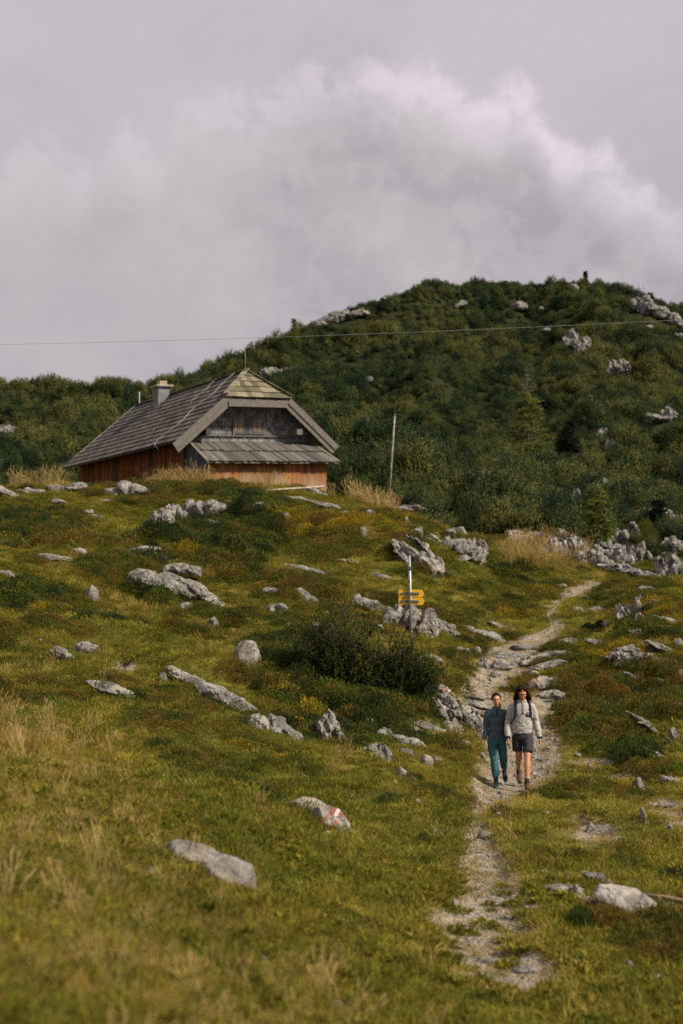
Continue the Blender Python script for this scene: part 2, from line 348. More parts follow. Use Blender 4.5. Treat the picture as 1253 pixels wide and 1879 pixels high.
def rockmat(name, a=(.31, .287, .255), b=(.13, .122, .112), moss=.25, mark=None):
    m, t = mat(name); g = t.n('ShaderNodeNewGeometry'); pos = g.outputs['Position']; nrm = t.n('ShaderNodeSeparateXYZ', {0: g.outputs['Normal']}).outputs[2]
    n1 = t.noise(pos, 2.2, 7, .68, .4); n2 = t.noise(pos, 11, 6, .7); n3 = t.noise(t.vscale(pos, (1, 1, .25)), 5.5, 5, .6, .8)
    vc = t.n('ShaderNodeTexVoronoi', {'Vector': t.n('ShaderNodeVectorMath', {0: pos, 1: t.n('ShaderNodeTexNoise', {'Vector': pos, 'Scale': 3.0, 'Detail': 4.0}).outputs['Color']}, operation='ADD').outputs[0], 'Scale': 2.6}, feature='DISTANCE_TO_EDGE').outputs['Distance']
    crack = t.ss(vc, .0, .035)
    col = t.mix(t.ss(n1, .38, .64), b, a); col = t.mix(t.m('MULTIPLY', t.ss(n3, .52, .66), .6), col, (.085, .08, .074))
    col = t.mix(t.m('MULTIPLY', t.ss(n2, .55, .7), .5), col, (.42, .39, .34)); col = t.mix(t.m('MULTIPLY', t.ss(t.noise(pos, 1.1, 4), .56, .7), .35), col, (.27, .205, .13))
    col = t.mix(t.m('MULTIPLY', t.m('MULTIPLY', t.m('SUBTRACT', 1.0, crack), t.ss(n1, .42, .6)), .6 if moss > .11 else .15), col, (.035, .033, .03))
    mo = t.m('MULTIPLY', t.ss(t.noise(pos, 1.7, 6, .7), .5 , .62), t.ss(nrm, .45, .85)); col = t.mix(t.m('MULTIPLY', mo, moss * 2, clamp=True), col, (.07, .072, .02))
    if mark:
        c, d_, perp, ln, wd = mark   # red-white-red blaze painted on the stone
        rel = t.n('ShaderNodeVectorMath', {0: pos, 1: tuple(c)}, operation='SUBTRACT').outputs[0]
        al = t.n('ShaderNodeVectorMath', {0: rel, 1: tuple(d_)}, operation='DOT_PRODUCT').outputs['Value']; pe = t.n('ShaderNodeVectorMath', {0: rel, 1: tuple(perp)}, operation='DOT_PRODUCT').outputs['Value']
        wob = t.m('MULTIPLY', t.m('SUBTRACT', t.noise(pos, 18, 4), .5), ln * .25); al = t.m('ABSOLUTE', t.m('ADD', al, wob)); pe = t.m('ABSOLUTE', t.m('ADD', pe, wob))
        ins = t.m('MULTIPLY', t.m('LESS_THAN', al, ln), t.m('LESS_THAN', pe, wd)); wear = t.ss(n2, .40, .54)
        pc = t.mix(t.m('LESS_THAN', al, ln * .33), (.36, .05, .035), (.55, .52, .47)); pc = t.mix(t.m('MULTIPLY', t.noise(pos, 25, 5, .7), .55), pc, col); col = t.mix(t.m('MULTIPLY', ins, wear), col, pc)
    hgt = t.m('ADD', t.m('ADD', t.m('MULTIPLY', n1, .5), t.m('MULTIPLY', n3, .35)), t.m('ADD', t.m('MULTIPLY', n2, .28), t.m('MULTIPLY', crack, .22 if moss > .11 else .03)))
    out(t, princ(t, col, .9, hgt, 1.0, .09, .2)); return m
M['rock'] = rockmat('limestone'); M['rock_far'] = rockmat('limestone_far', (.31, .295, .265), (.10, .097, .09), .4); M['rock_warm'] = rockmat('limestone_smooth', (.33, .30, .26), (.15, .137, .12), .14)
M['grass'] = leaf('green_turf', (.110, .122, .014), (.285, .245, .030), (.33, .23, .05), .30)
M['grass2'] = leaf('lush_turf', (.085, .102, .012), (.21, .185, .022), (.24, .185, .025), .5)
M['straw'] = leaf('dry_grass', (.27, .195, .04), (.46, .32, .09), (.15, .14, .016), .5, thr=(.46, .58))
M['drygrass'] = leaf('worn_dry_turf', (.20, .155, .025), (.34, .25, .055), (.15, .14, .018), .6)
M['straw2'] = leaf('straw_stems', (.36, .25, .09), (.46, .33, .14), (.25, .12, .04), .8)
M['herb'] = leaf('heath_leaves', (.040, .062, .012), (.105, .125, .018), (.17, .105, .018), .6, thr=(.58, .68))
M['dark'] = leaf('juniper_leaves', (.016, .028, .010), (.045, .06, .014), (.08, .085, .018), .8)
M['rust'] = leaf('rusty_heath', (.085, .068, .014), (.165, .11, .022), (.075, .09, .014), .9, thr=(.5, .62))
M['yellow'] = leaf('yellow_heath', (.19, .15, .014), (.34, .23, .015), (.11, .12, .014), .9)
M['pine'] = leaf('dwarf_pine_needles', (.012, .027, .012), (.052, .074, .021), (.135, .135, .032), .055, trans=.12, patch=.04, thr=(.46, .66), rnd=.8, rounded=.38, isl=.5)
M['pine_near'] = leaf('mountain_pine_needles', (.024, .044, .010), (.080, .108, .018), (.18, .18, .028), .9, trans=.12)
M['larch'] = leaf('larch_needles', (.085, .11, .025), (.16, .18, .04), (.19, .185, .04), .5, trans=.3)
M['spruce'] = leaf('spruce_needles', (.010, .020, .009), (.028, .042, .014), (.045, .055, .016), .5, trans=.08)
M['twig'] = plain('pine_twigs', (.045, .034, .024), .9, scale=8); M['bark'] = plain('bark', (.10, .078, .06), .9, scale=8); M['dead'] = plain('dead_branches', (.15, .135, .12), .9, scale=8)
def woodmat(name, a, b, grain='z', fade=None, rough=.8):
    m, t = mat(name); g = t.n('ShaderNodeNewGeometry'); pos = t.n('ShaderNodeTexCoord').outputs['Object']; isl = g.outputs['Random Per Island']
    off = t.n('ShaderNodeVectorMath', {0: pos, 1: t.n('ShaderNodeCombineXYZ', {0: t.m('MULTIPLY', isl, 37.0), 1: t.m('MULTIPLY', isl, 91.0), 2: 0.0}).outputs[0]}, operation='ADD').outputs[0]
    sc = {'z': (9, 9, .9), 'y': (9, .9, 9), 'x': (.9, 9, 9), 'n': (4, 4, 4)}[grain]
    n = t.noise(t.vscale(off, sc), 3.0, 6, .7, .3); n2 = t.noise(pos, .9, 4)
    col = t.mix(t.ss(n, .3, .7), a, b); v = t.m('ADD', .5, t.m('MULTIPLY', isl, .95)); col = t.mix(1.0, col, t.n('ShaderNodeCombineColor', {0: v, 1: v, 2: v}).outputs[0], 'MULTIPLY')
    if fade:
        z = t.n('ShaderNodeSeparateXYZ', {0: pos}).outputs[2]; c, lo, hi = fade
        col = t.mix(t.ss(t.m('ADD', z, t.m('MULTIPLY', t.m('SUBTRACT', t.m('ADD', n2, t.m('MULTIPLY', isl, .5)), .75), 1.3)), lo, hi), c, col)
    out(t, princ(t, col, rough, n, .5, .02, .15)); return m
M['shingle'] = woodmat('weathered_shingles', (.064, .059, .052), (.138, .124, .106), 'n'); M['shingle_moss'] = woodmat('mossy_shingles', (.105, .092, .058), (.19, .168, .11), 'n')
M['shingle_dark'] = woodmat('dark_wall_shingles', (.06, .065, .07), (.25, .245, .24), 'z'); M['board_or'] = woodmat('orange_larch_boards', (.10, .040, .014), (.33, .13, .042), 'z', ((.30, .20, .125), .55, 1.55))
M['board_left'] = woodmat('stained_side_boards', (.085, .030, .010), (.34, .125, .032), 'z', ((.27, .16, .08), .1, 1.4)); M['board_grey'] = woodmat('blue_grey_boards', (.035, .044, .052), (.10, .105, .105), 'z')
M['beam'] = woodmat('grey_beams', (.085, .078, .068), (.165, .148, .125), 'n'); M['beam_dark'] = woodmat('dark_beams', (.03, .028, .026), (.07, .062, .055), 'n'); M['beam_moss'] = woodmat('lichen_boards', (.14, .125, .085), (.22, .20, .145), 'n')
M['plaster'] = plain('chimney_render', (.15, .16, .16), .9, scale=5); M['concrete'] = plain('chimney_slab', (.30, .25, .19), .9, scale=6); M['clay'] = plain('clay_pot', (.30, .23, .16), .8)
M['metal'] = plain('galvanised_steel', (.30, .32, .32), .45, .5, .6, .15, 12); M['metal_dark'] = plain('sign_bracket', (.10, .115, .12), .5, .5, .3); M['white_metal'] = plain('white_rod', (.42, .41, .39), .5)
M['sign'] = plain('yellow_sign_enamel', (.66, .35, .015), .45, .4, var=.05); M['pole'] = plain('bare_wooden_pole', (.26, .235, .20), .85, var=.2, scale=4); M['cable'] = plain('steel_cable', (.26, .25, .245), .5)
M['log'] = plain('bleached_timber', (.33, .27, .20), .85, var=.2, scale=5)
# ================================================================== GROUND (one sheet, the worn path cut out of it)
def fbound(u): return np.interp(u, [-150, 600, 690, 760, 870, 960, 1050, 1150, 1260, 1400], [90, 90, 78, 70, 71, 71, 67, 64, 63, 63])
ac = np.concatenate([np.linspace(-1.3, -.29, 40)[:-1], np.linspace(-.29, .29, 640), np.linspace(.29, 1.3, 40)[1:]])
yr = np.concatenate([np.linspace(-5, 3.5, 16)[:-1], np.exp(np.linspace(math.log(3.5), math.log(72), 640))[:-1], np.exp(np.linspace(math.log(72), math.log(430), 230))[:-1], np.exp(np.linspace(math.log(430), math.log(4000), 14))])
GX = ac[None, :] * (yr[:, None] + 6); GY = np.repeat(yr[:, None], len(ac), 1)
GZ = zt(GX.ravel(), GY.ravel()).reshape(GX.shape)
GZ = GZ - np.clip(GY - 440, 0, None) * .03
gu, gv = proj(GX, GY, GZ); pmk = pathmask(gu, gv) * (GY < 70) * (GY > 6)
nr, nc = GX.shape; V = np.stack([GX, GY, GZ], -1).reshape(-1, 3)
idx = np.arange(nr * nc).reshape(nr, nc); Q = np.stack([idx[:-1, :-1], idx[:-1, 1:], idx[1:, 1:], idx[1:, :-1]], -1).reshape(-1, 4)
nz = fbm(V[:, 0] / .5, V[:, 1] / .7, o=4, seed=77, g=.6); pf = (pmk.ravel() + .45 * nz - .25 * (GY.ravel() < 23.5) * (vnoise(V[:, 0] / .35, V[:, 1] / .5, seed=5) > .1))
isP = pf[Q].mean(1) > .52
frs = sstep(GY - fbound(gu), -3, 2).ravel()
def ground_obj(name, faces, mt):
    used = np.unique(faces); re = np.full(len(V), -1); re[used] = np.arange(len(used)); me = mesh_np(name, V[used], re[faces], True)
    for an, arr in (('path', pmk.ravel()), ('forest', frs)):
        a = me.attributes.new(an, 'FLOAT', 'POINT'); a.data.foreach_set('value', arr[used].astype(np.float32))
    return tag(link(name, me, mt), kind='structure')
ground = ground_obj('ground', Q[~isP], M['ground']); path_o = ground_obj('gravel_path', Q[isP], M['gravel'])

# ================================================================== HUT
H = dict(th=.519, x0=-7.458, z0=5.0, w=8.134, ze=1.935, xh=2.459, zr=5.41, yh=1.144, Lr=15.418, L=16.058, kx=.041, ky=-.004)
ct, st_ = math.cos(H['th']), math.sin(H['th'])
HB = Vector((H['x0'] + 4 * ct - 7 * st_, 64 + 4 * st_ + 7 * ct, 4.2))
def HW(a, b, c): return (H['x0'] + a * ct - b * st_ - HB.x, 64 + a * st_ + b * ct - HB.y, H['z0'] + c + H['kx'] * a + H['ky'] * b - HB.z)
hut = thing('alpine_hut', HB, 'old wooden alpine hut with grey shingle roof and orange board walls on the brow', 'hut')
w_, ze, zr, xh, yh, Lr, L_ = H['w'], H['ze'], H['zr'], H['xh'], H['yh'], H['Lr'], H['L']
thh = 2 * xh / w_; zh = ze + (zr - ze) * thh
def slope(mb, P, s0, s1, nrow, bw=(.13, .22), lift=.055, jit=.02, thick=.025, over=1.3):
    """P(s,t,h): point at s metres along the eave, t up the slope 0..1, h off the surface"""
    for r_ in range(nrow):
        t0, t1 = r_ / nrow, (r_ + 1) / nrow; tt = min(1.0, t0 + (t1 - t0) * over); a0, a1 = s0(t0), s1(t0); b0, b1 = s0(tt), s1(tt); s = a0; W_0 = max(a1 - a0, .01)
        while s < a1 - .02:
            wd = min(random.uniform(*bw), a1 - s); e = min(s + wd - .006, a1); f0, f1 = (s - a0) / W_0, (e - a0) / W_0
            u0, u1 = b0 + f0 * (b1 - b0), b0 + f1 * (b1 - b0)
            if a1 - a0 > b1 - b0 + .3: u0, u1 = min(max(s, b0), b1), min(max(e, b0), b1)
            dl = -random.uniform(0, jit) / nrow * 3; hl = lift + random.uniform(-.008, .014); hu = .004
            c = [P(s, t0 + dl, hl - thick), P(e, t0 + dl, hl - thick), P(u1, tt, hu - .02), P(u0, tt, hu - .02), P(s, t0 + dl, hl), P(e, t0 + dl, hl), P(u1, tt, hu), P(u0, tt, hu)]
            mb.hexa(c); s += wd
nzl = Vector((-(zr - ze), w_ / 2)).normalized()
def PL(s, t, h): return (t * w_ / 2 + nzl.x * h, s, ze + t * (zr - ze) + nzl.y * h)
def PR(s, t, h): return (w_ - t * w_ / 2 - nzl.x * h, s, ze + t * (zr - ze) + nzl.y * h)
y0f = lambda t: 0 if t < thh else yh * (t - thh) / (1 - thh)
y1f = lambda t: L_ + (Lr - L_) * t
main_roof = MB(HW); slope(main_roof, PL, y0f, y1f, 13); slope(main_roof, PR, y0f, y1f, 13)
for Pq in (PL, PR):   # sheathing under the shingles
    pts = [Pq(0, 0, -.02), Pq(L_, 0, -.02), Pq(Lr, 1, -.02), Pq(yh, 1, -.02), Pq(0, thh, -.02)]; p2 = [Pq(0, 0, -.08), Pq(L_, 0, -.08), Pq(Lr, 1, -.08), Pq(yh, 1, -.08), Pq(0, thh, -.08)]
    main_roof.add(pts + p2, [(0, 1, 2, 3, 4), (9, 8, 7, 6, 5)] + [(i, i + 5, (i + 1) % 5 + 5, (i + 1) % 5) for i in range(5)])
roof = main_roof.build('roof', M['shingle'], hut); 
hp = MB(HW); aL, aR = xh - .12, w_ - xh + .12
def PH(s, t, h): return (s, -.18 + t * (yh + .18) - .9 * h, zh - .06 + t * (zr - zh + .06) + .4 * h)
slope(hp, PH, lambda t: aL + t * (w_ / 2 - aL), lambda t: aR + t * (w_ / 2 - aR), 5, (.22, .34), .06, .02, .03)
hp.add([PH(aL, 0, -.03), PH(aR, 0, -.03), PH(w_ / 2, 1, -.03), PH(aL, 0, -.07), PH(aR, 0, -.07), PH(w_ / 2, 1, -.07)], [(0, 1, 2), (5, 4, 3), (0, 3, 4, 1), (1, 4, 5, 2), (2, 5, 3, 0)])
tag(hp.build('half_hip', M['shingle_moss'], hut), 'mossy shingled half hip over the gable')
for s_ in (0, 1):
    mb = MB(HW); a_ = aL if s_ == 0 else aR
    for k in range(8):
        t0, t1 = k / 8, (k + 1) / 8 + .02; f = lambda t: (a_ + t * (w_ / 2 - a_), -.20 + t * (yh + .2), zh - .0 + t * (zr - zh + .0) + .09)
        mb.bar(f(t0), f(t1), .13, .022)
    mb.build('hip_cap', M['beam_moss'], hut)
mb = MB(HW)
for k in range(26): y0 = yh + k * (Lr - yh) / 26; mb.bar((w_ / 2 - .02, y0, zr + .07), (w_ / 2 - .02, y0 + (Lr - yh) / 26 + .05, zr + .05), .10, .02)
mb.build('ridge_cap', M['shingle'], hut)
# barge boards: two stepped boards each side, boxed fascia below the hip
for s_ in (0, 1):
    Pq = PL if s_ == 0 else PR
    for k, (dh, dy, hw) in enumerate(((-.10, -.10, .15), (-.32, -.045, .15))):
        mb = MB(HW); mb.hexa([Pq(dy - .025, -.055, dh - hw), Pq(dy + .035, -.055, dh - hw), Pq(dy + .035, thh + .03, dh - hw), Pq(dy - .025, thh + .03, dh - hw), Pq(dy - .025, -.055, dh + hw - .02), Pq(dy + .035, -.055, dh + hw - .02), Pq(dy + .035, thh + .03, dh + hw - .02), Pq(dy - .025, thh + .03, dh + hw - .02)])
        mb.build('barge_board', M['beam'], hut)
mb = MB(HW); mb.box(xh + .08, w_ - xh - .08, -.13, -.07, zh - .50, zh - .14); mb.build('fascia_board', M['beam'], hut)
mb = MB(HW)
for k in range(16):   # rafters and soffit boards under the front overhang
    t0 = .02 + k * .0615 * thh / .6
    if t0 > thh: break
    for Pq in (PL, PR): mb.hexa([Pq(.0, t0, -.16), Pq(.88, t0, -.16), Pq(.88, t0 + .025, -.16), Pq(.0, t0 + .025, -.16), Pq(.0, t0, -.085), Pq(.88, t0, -.085), Pq(.88, t0 + .025, -.085), Pq(.0, t0 + .025, -.085)])
mb.box(xh, w_ - xh, .0, .9, zh - .2, zh - .14); mb.build('soffit', M['beam_dark'], hut)
# walls of vertical boards
aw, ar, bg, bb = .85, 7.28, .90, 15.4
def boards(name, m_, p, q, zb, ztop, parent, bw=.15, batten=False):
    mb = MB(HW); p, q = Vector(p), Vector(q); Ld = (q - p).length; dd = (q - p) / Ld; nn = Vector((dd.y, -dd.x)); s = 0
    while s < Ld - .01:
        wd = min(random.uniform(bw * .8, bw * 1.25), Ld - s); e = s + wd - .008; o_ = random.uniform(0, .014)
        A, B = p + dd * s + nn * o_, p + dd * e + nn * o_; A2, B2 = p + dd * s - nn * .03, p + dd * e - nn * .03
        z1a, z1b = ztop(s / Ld), ztop(e / Ld)
        mb.hexa([(A.x, A.y, zb), (B.x, B.y, zb), (B2.x, B2.y, zb), (A2.x, A2.y, zb), (A.x, A.y, z1a), (B.x, B.y, z1b), (B2.x, B2.y, z1b), (A2.x, A2.y, z1a)])
        if batten: mb.bar((B.x + nn.x * .015, B.y + nn.y * .015, zb), (B.x + nn.x * .015, B.y + nn.y * .015, z1b - .01), .02, .014, up=(nn.x, nn.y, 0))
        s += wd
    return mb.build(name, m_, parent)
under = lambda a: ze + (zr - ze) * (min(a, w_ - a) / (w_ / 2)) - .13
boards('side_wall', M['board_left'], (aw, bb), (aw, bg + .005), -1.4, lambda f: under(aw), hut, .17, True)
boards('rear_wall', M['board_left'], (ar, bb), (aw + .04, bb), -1.4, lambda f: under(ar + f * (aw - ar)), hut)
boards('far_side_wall', M['board_left'], (ar, bg), (ar, bb - .04), -1.4, lambda f: under(ar), hut)
mb = MB(HW)
for b_ in (bg - .02, 5.15, 9.7, 13.2): MB(HW).box(aw - .075, aw - .018, b_, b_ + .22, -1.4, under(aw) - .02).build('wall_post', M['beam_dark'], hut)
# gable wall with shingles
def PG(s, t, h): return (s, bg - h, 1.6 + t * 3.2)
mb = MB(HW); nrow = 15
for r_ in range(nrow):
    z0_ = 1.75 + r_ * .2; 
    lo = (z0_ - ze + .28) / (zr - ze) * w_ / 2; a0 = max(aw, lo); a1 = w_ - a0; s = a0
    if z0_ > zh - .1: a0 = max(a0, xh - .2); a1 = w_ - a0; s = a0
    if z0_ > zh + .1: break
    while s < a1 - .02:
        wd = min(random.uniform(.09, .17), a1 - s); e = s + wd - .008
        if not (3.2 < (s + e) / 2 < 4.88 and 2.33 < z0_ + .1 < 3.18):
            hl = .035 + random.uniform(0, .012); dz = random.uniform(-.012, .012)
            mb.hexa([(s, bg - hl, z0_ + dz), (e, bg - hl, z0_ + dz), (e, bg - hl + .015, z0_ + dz), (s, bg - hl + .015, z0_ + dz), (s, bg - .008, z0_ + .25), (e, bg - .008, z0_ + .25), (e, bg, z0_ + .25), (s, bg, z0_ + .25)])
        s += wd
k_ = (1.4 - ze + .13) ; mb.add([(aw, bg + .002, -1.4), (ar, bg + .002, -1.4), (ar, bg + .002, under(ar)), (w_ - xh + .2, bg + .002, zh - .21), (xh - .2, bg + .002, zh - .21), (aw, bg + .002, under(aw))] + [(aw, bg + .05, -1.4), (ar, bg + .05, -1.4), (ar, bg + .05, under(ar)), (w_ - xh + .2, bg + .05, zh - .21), (xh - .2, bg + .05, zh - .21), (aw, bg + .05, under(aw))],
       [(0, 1, 2, 3, 4, 5), (11, 10, 9, 8, 7, 6)] + [(i, i + 6, (i + 1) % 6 + 6, (i + 1) % 6) for i in range(6)])
mb.build('gable_wall', M['shingle_dark'], hut)
# shuttered gable hatch
g0, g1, gz0, gz1 = 3.26, 4.82, 2.36, 3.13
hatch = MB(HW).box(g0 - .05, g1 + .05, bg - .06, bg - .005, gz0 - .02, gz1 + .02).build('shuttered_window', M['board_grey'], hut)
for a0, a1 in ((g0 - .06, g0 + .03), (g1 - .03, g1 + .06)): MB(HW).box(a0, a1, bg - .095, bg - .063, gz0 - .06, gz1 + .06).build('frame', M['beam'], hatch)
MB(HW).box(g0 + .03, g1 - .03, bg - .098, bg - .063, gz1 + .0, gz1 + .07).build('lintel', M['beam'], hatch); MB(HW).box(aw + .2, ar - .25, bg - .12, bg - .04, gz0 - .12, gz0 - .07).build('sill_board', M['beam'], hut)
shm = woodmat('shutter_boards', (.10, .085, .07), (.25, .20, .16), 'z')
for k in range(2):
    a0 = g0 + .05 + k * .98; mb = MB(HW)
    for j in range(4): mb.box(a0 + j * .12, a0 + j * .12 + .112, bg - .085, bg - .064, gz0 + .03, gz1 - .02)
    for zz in (gz0 + .08, gz1 - .2): mb.box(a0 - .01, a0 + .48, bg - .105, bg - .087, zz, zz + .07)
    for aa in (a0 - .012, a0 + .41): mb.box(aa, aa + .07, bg - .108, bg - .0865, gz0 + .155, gz1 - .205)
    mb.build('shutter', shm, hatch)
mb = MB(HW)
for j in range(4): mb.box(g0 + .545 + j * .12, g0 + .545 + j * .12 + .113, bg - .082, bg - .064, gz0 + .03, gz1 - .02)
mb.build('middle_boards', M['board_grey'], hatch)
MB(HW).box(6.15, 6.45, -.02, .86, 2.28, 2.55).build('purlin', M['beam'], hut); MB(HW).box(1.5, 1.75, .1, .86, 2.25, 2.5).build('purlin', M['beam_dark'], hut)
# lean-to in front of the gable
lf = -1.5; a_l, a_r = .85, 6.93; top = lambda b: 2.02 + (b - bg) * .43
boards('lean_to_wall', M['board_or'], (a_l + .04, lf), (a_r, lf), -1.6, lambda f: top(lf) - .10, hut, .2)
boards('lean_to_side', M['board_grey'], (a_l, bg - .09), (a_l, lf - .02), -1.6, lambda f: top(bg - f * (bg - lf)) - .10, hut, .16)
boards('lean_to_side', M['board_or'], (a_r, lf + .04), (a_r, bg), -1.6, lambda f: top(lf + f * (bg - lf)) - .10, hut, .16)
pr = MB(HW); be = -1.9
def PP(s, t, h): return (s + .0, be + t * (bg - be), top(be) + t * (top(bg) - top(be)) + h)
slope(pr, PP, lambda t: .66 + .25 * t, lambda t: 7.35, 2, (.11, .19), .085, .03, .03, 1.12)
pr.hexa([PP(.66, 0, -.07), PP(7.35, 0, -.07), PP(7.35, 1, -.07), PP(.9, 1, -.07), PP(.66, 0, -.0), PP(7.35, 0, -.0), PP(7.35, 1, -.0), PP(.9, 1, -.0)])
lean = pr.build('lean_to_roof', M['shingle'], hut)
mb = MB(HW); mb.bar(PP(.66, -.02, .06), PP(.92, 1, .06), .05, .02); mb.build('verge_board', M['beam_moss'], lean)
mb = MB(HW); mb.bar(PP(7.36, -.02, .06), PP(7.36, 1, .06), .05, .02); mb.build('verge_board', M['beam_moss'], lean)
mb = MB(HW); mb.box(aw + .05, a_l + .25, bg - .3, bg - .09, -1.5, 1.9); mb.build('corner_post', M['beam_dark'], hut)
# chimney
ch = MB(HW); ch.box(3.30, 3.95, 10.2, 10.85, 4.3, 5.84); chim = ch.build('chimney', M['plaster'], hut)
MB(HW).box(3.16, 4.09, 10.06, 10.99, 5.84, 5.93).build('slab', M['concrete'], chim)
MB(HW).box(3.42, 3.84, 10.32, 10.70, 5.93, 6.16).build('pot', M['clay'], chim)
mb = MB(HW); mb.box(3.26, 3.99, 10.16, 10.89, 4.45, 4.98); 
MB(HW).tube([(w_ / 2 - .2, .9, zr - .05, .011), (w_ / 2 - .2, .9, zr + .55, .009), (w_ / 2 - .21, .92, zr + 1.0, .006)], 6).build('lightning_rod', M['white_metal'], hut, True)
MB(HW).tube([(w_ / 2, Lr - .6, zr - .0, .03), (w_ / 2 + .02, Lr - .55, zr + .15, .03), (w_ / 2 - .02, Lr - .65, zr + .75, .022)], 6).build('lightning_rod', M['white_metal'], hut, True)
mb = MB(HW)
mb.tube([PL(yh + 1.1, .99, .12) + (.011,)] + [PL(yh + 1.1 + .25 * math.sin(k * 1.3) + k * .02, 1 - k / 12, .10) + (.011,) for k in range(1, 13)] + [PL(1.8, -.05, -.15) + (.011,)], 5)
mb.tube([PL(yh + 4 + k * .9, 1.0, .12) + (.014,) for k in range(12)], 5); mb.tube([PL(yh + 3.2 + .12 * math.sin(k * 2), 1 - k / 14, .10) + (.009,) for k in range(6)], 5)
mb.tube([PL(Lr - .35 + .05 * k, 1 - k / 10, .10) + (.011,) for k in range(10)], 5)
mb.build('lightning_wire', M['white_metal'], hut, True)

# ================================================================== ROCKS
bmi = {}
def ico(k):
    if k not in bmi:
        b = bmesh.new(); bmesh.ops.create_icosphere(b, subdivisions=k, radius=1); b.verts.ensure_lookup_table()
        bmi[k] = (np.array([v.co[:] for v in b.verts]), np.array([[v.index for v in f.verts] for f in b.faces])); b.free()
    return bmi[k]
def rockshape(seed, sub, style):
    r = np.random.default_rng(seed); D, Fc = ico(sub); D = D / np.linalg.norm(D, axis=1)[:, None]
    npl = {'boulder': 13, 'slab': 15, 'crag': 11, 'round': 26}[style]
    nn = r.normal(size=(npl, 3)); nn /= np.linalg.norm(nn, axis=1)[:, None]; dd = r.uniform(.62, .95, npl)
    if style == 'round': dd = r.uniform(.78, .98, npl)
    dot = D @ nn.T; rad = np.min(np.where(dot > .05, dd / np.maximum(dot, .05), 9), axis=1); rad = np.minimum(rad, 1.12)
    if style == 'slab': rad *= 1 + .10 * np.abs(fbm(D[:, 0] * 2 + seed, D[:, 2] * 2, D[:, 1] * 2, 3, seed))
    P = D * rad[:, None]; amp = {'boulder': .10, 'slab': .13, 'crag': .16, 'round': .085}[style]
    P = P * (1 + amp * fbm(P[:, 0] * 1.9 + seed, P[:, 1] * 1.9, P[:, 2] * 1.9, 4, seed, .6))[:, None]
    if style in ('slab', 'crag', 'boulder'):   # strata grooves along a tilted direction
        ax = np.array([.45, .3, .85]) + r.normal(size=3) * .25 if style != 'crag' else np.array([.9, .35, .25]) + r.normal(size=3) * .3
        ax /= np.linalg.norm(ax); q = P @ ax * (5 if style != 'crag' else 4.2) + .8 * fbm(P[:, 0] * 2, P[:, 1] * 2, P[:, 2] * 2, 3, seed + 5); fr = q - np.floor(q)
        P = P * (1 - (.09 if style == 'crag' else .06) * np.exp(-(fr - .5) ** 2 / .010) * (.6 + .8 * _h(np.floor(q), q * 0, q * 0, seed)))[:, None]
        P = P * (1 + (.07 if style == 'crag' else .04) * (_h(np.floor(q + .5), q * 0, q * 0, seed + 3) - .5))[:, None]
    P = P * (1 + .03 * fbm(P[:, 0] * 9, P[:, 1] * 9, P[:, 2] * 9, 3, seed + 2))[:, None]
    return P, Fc
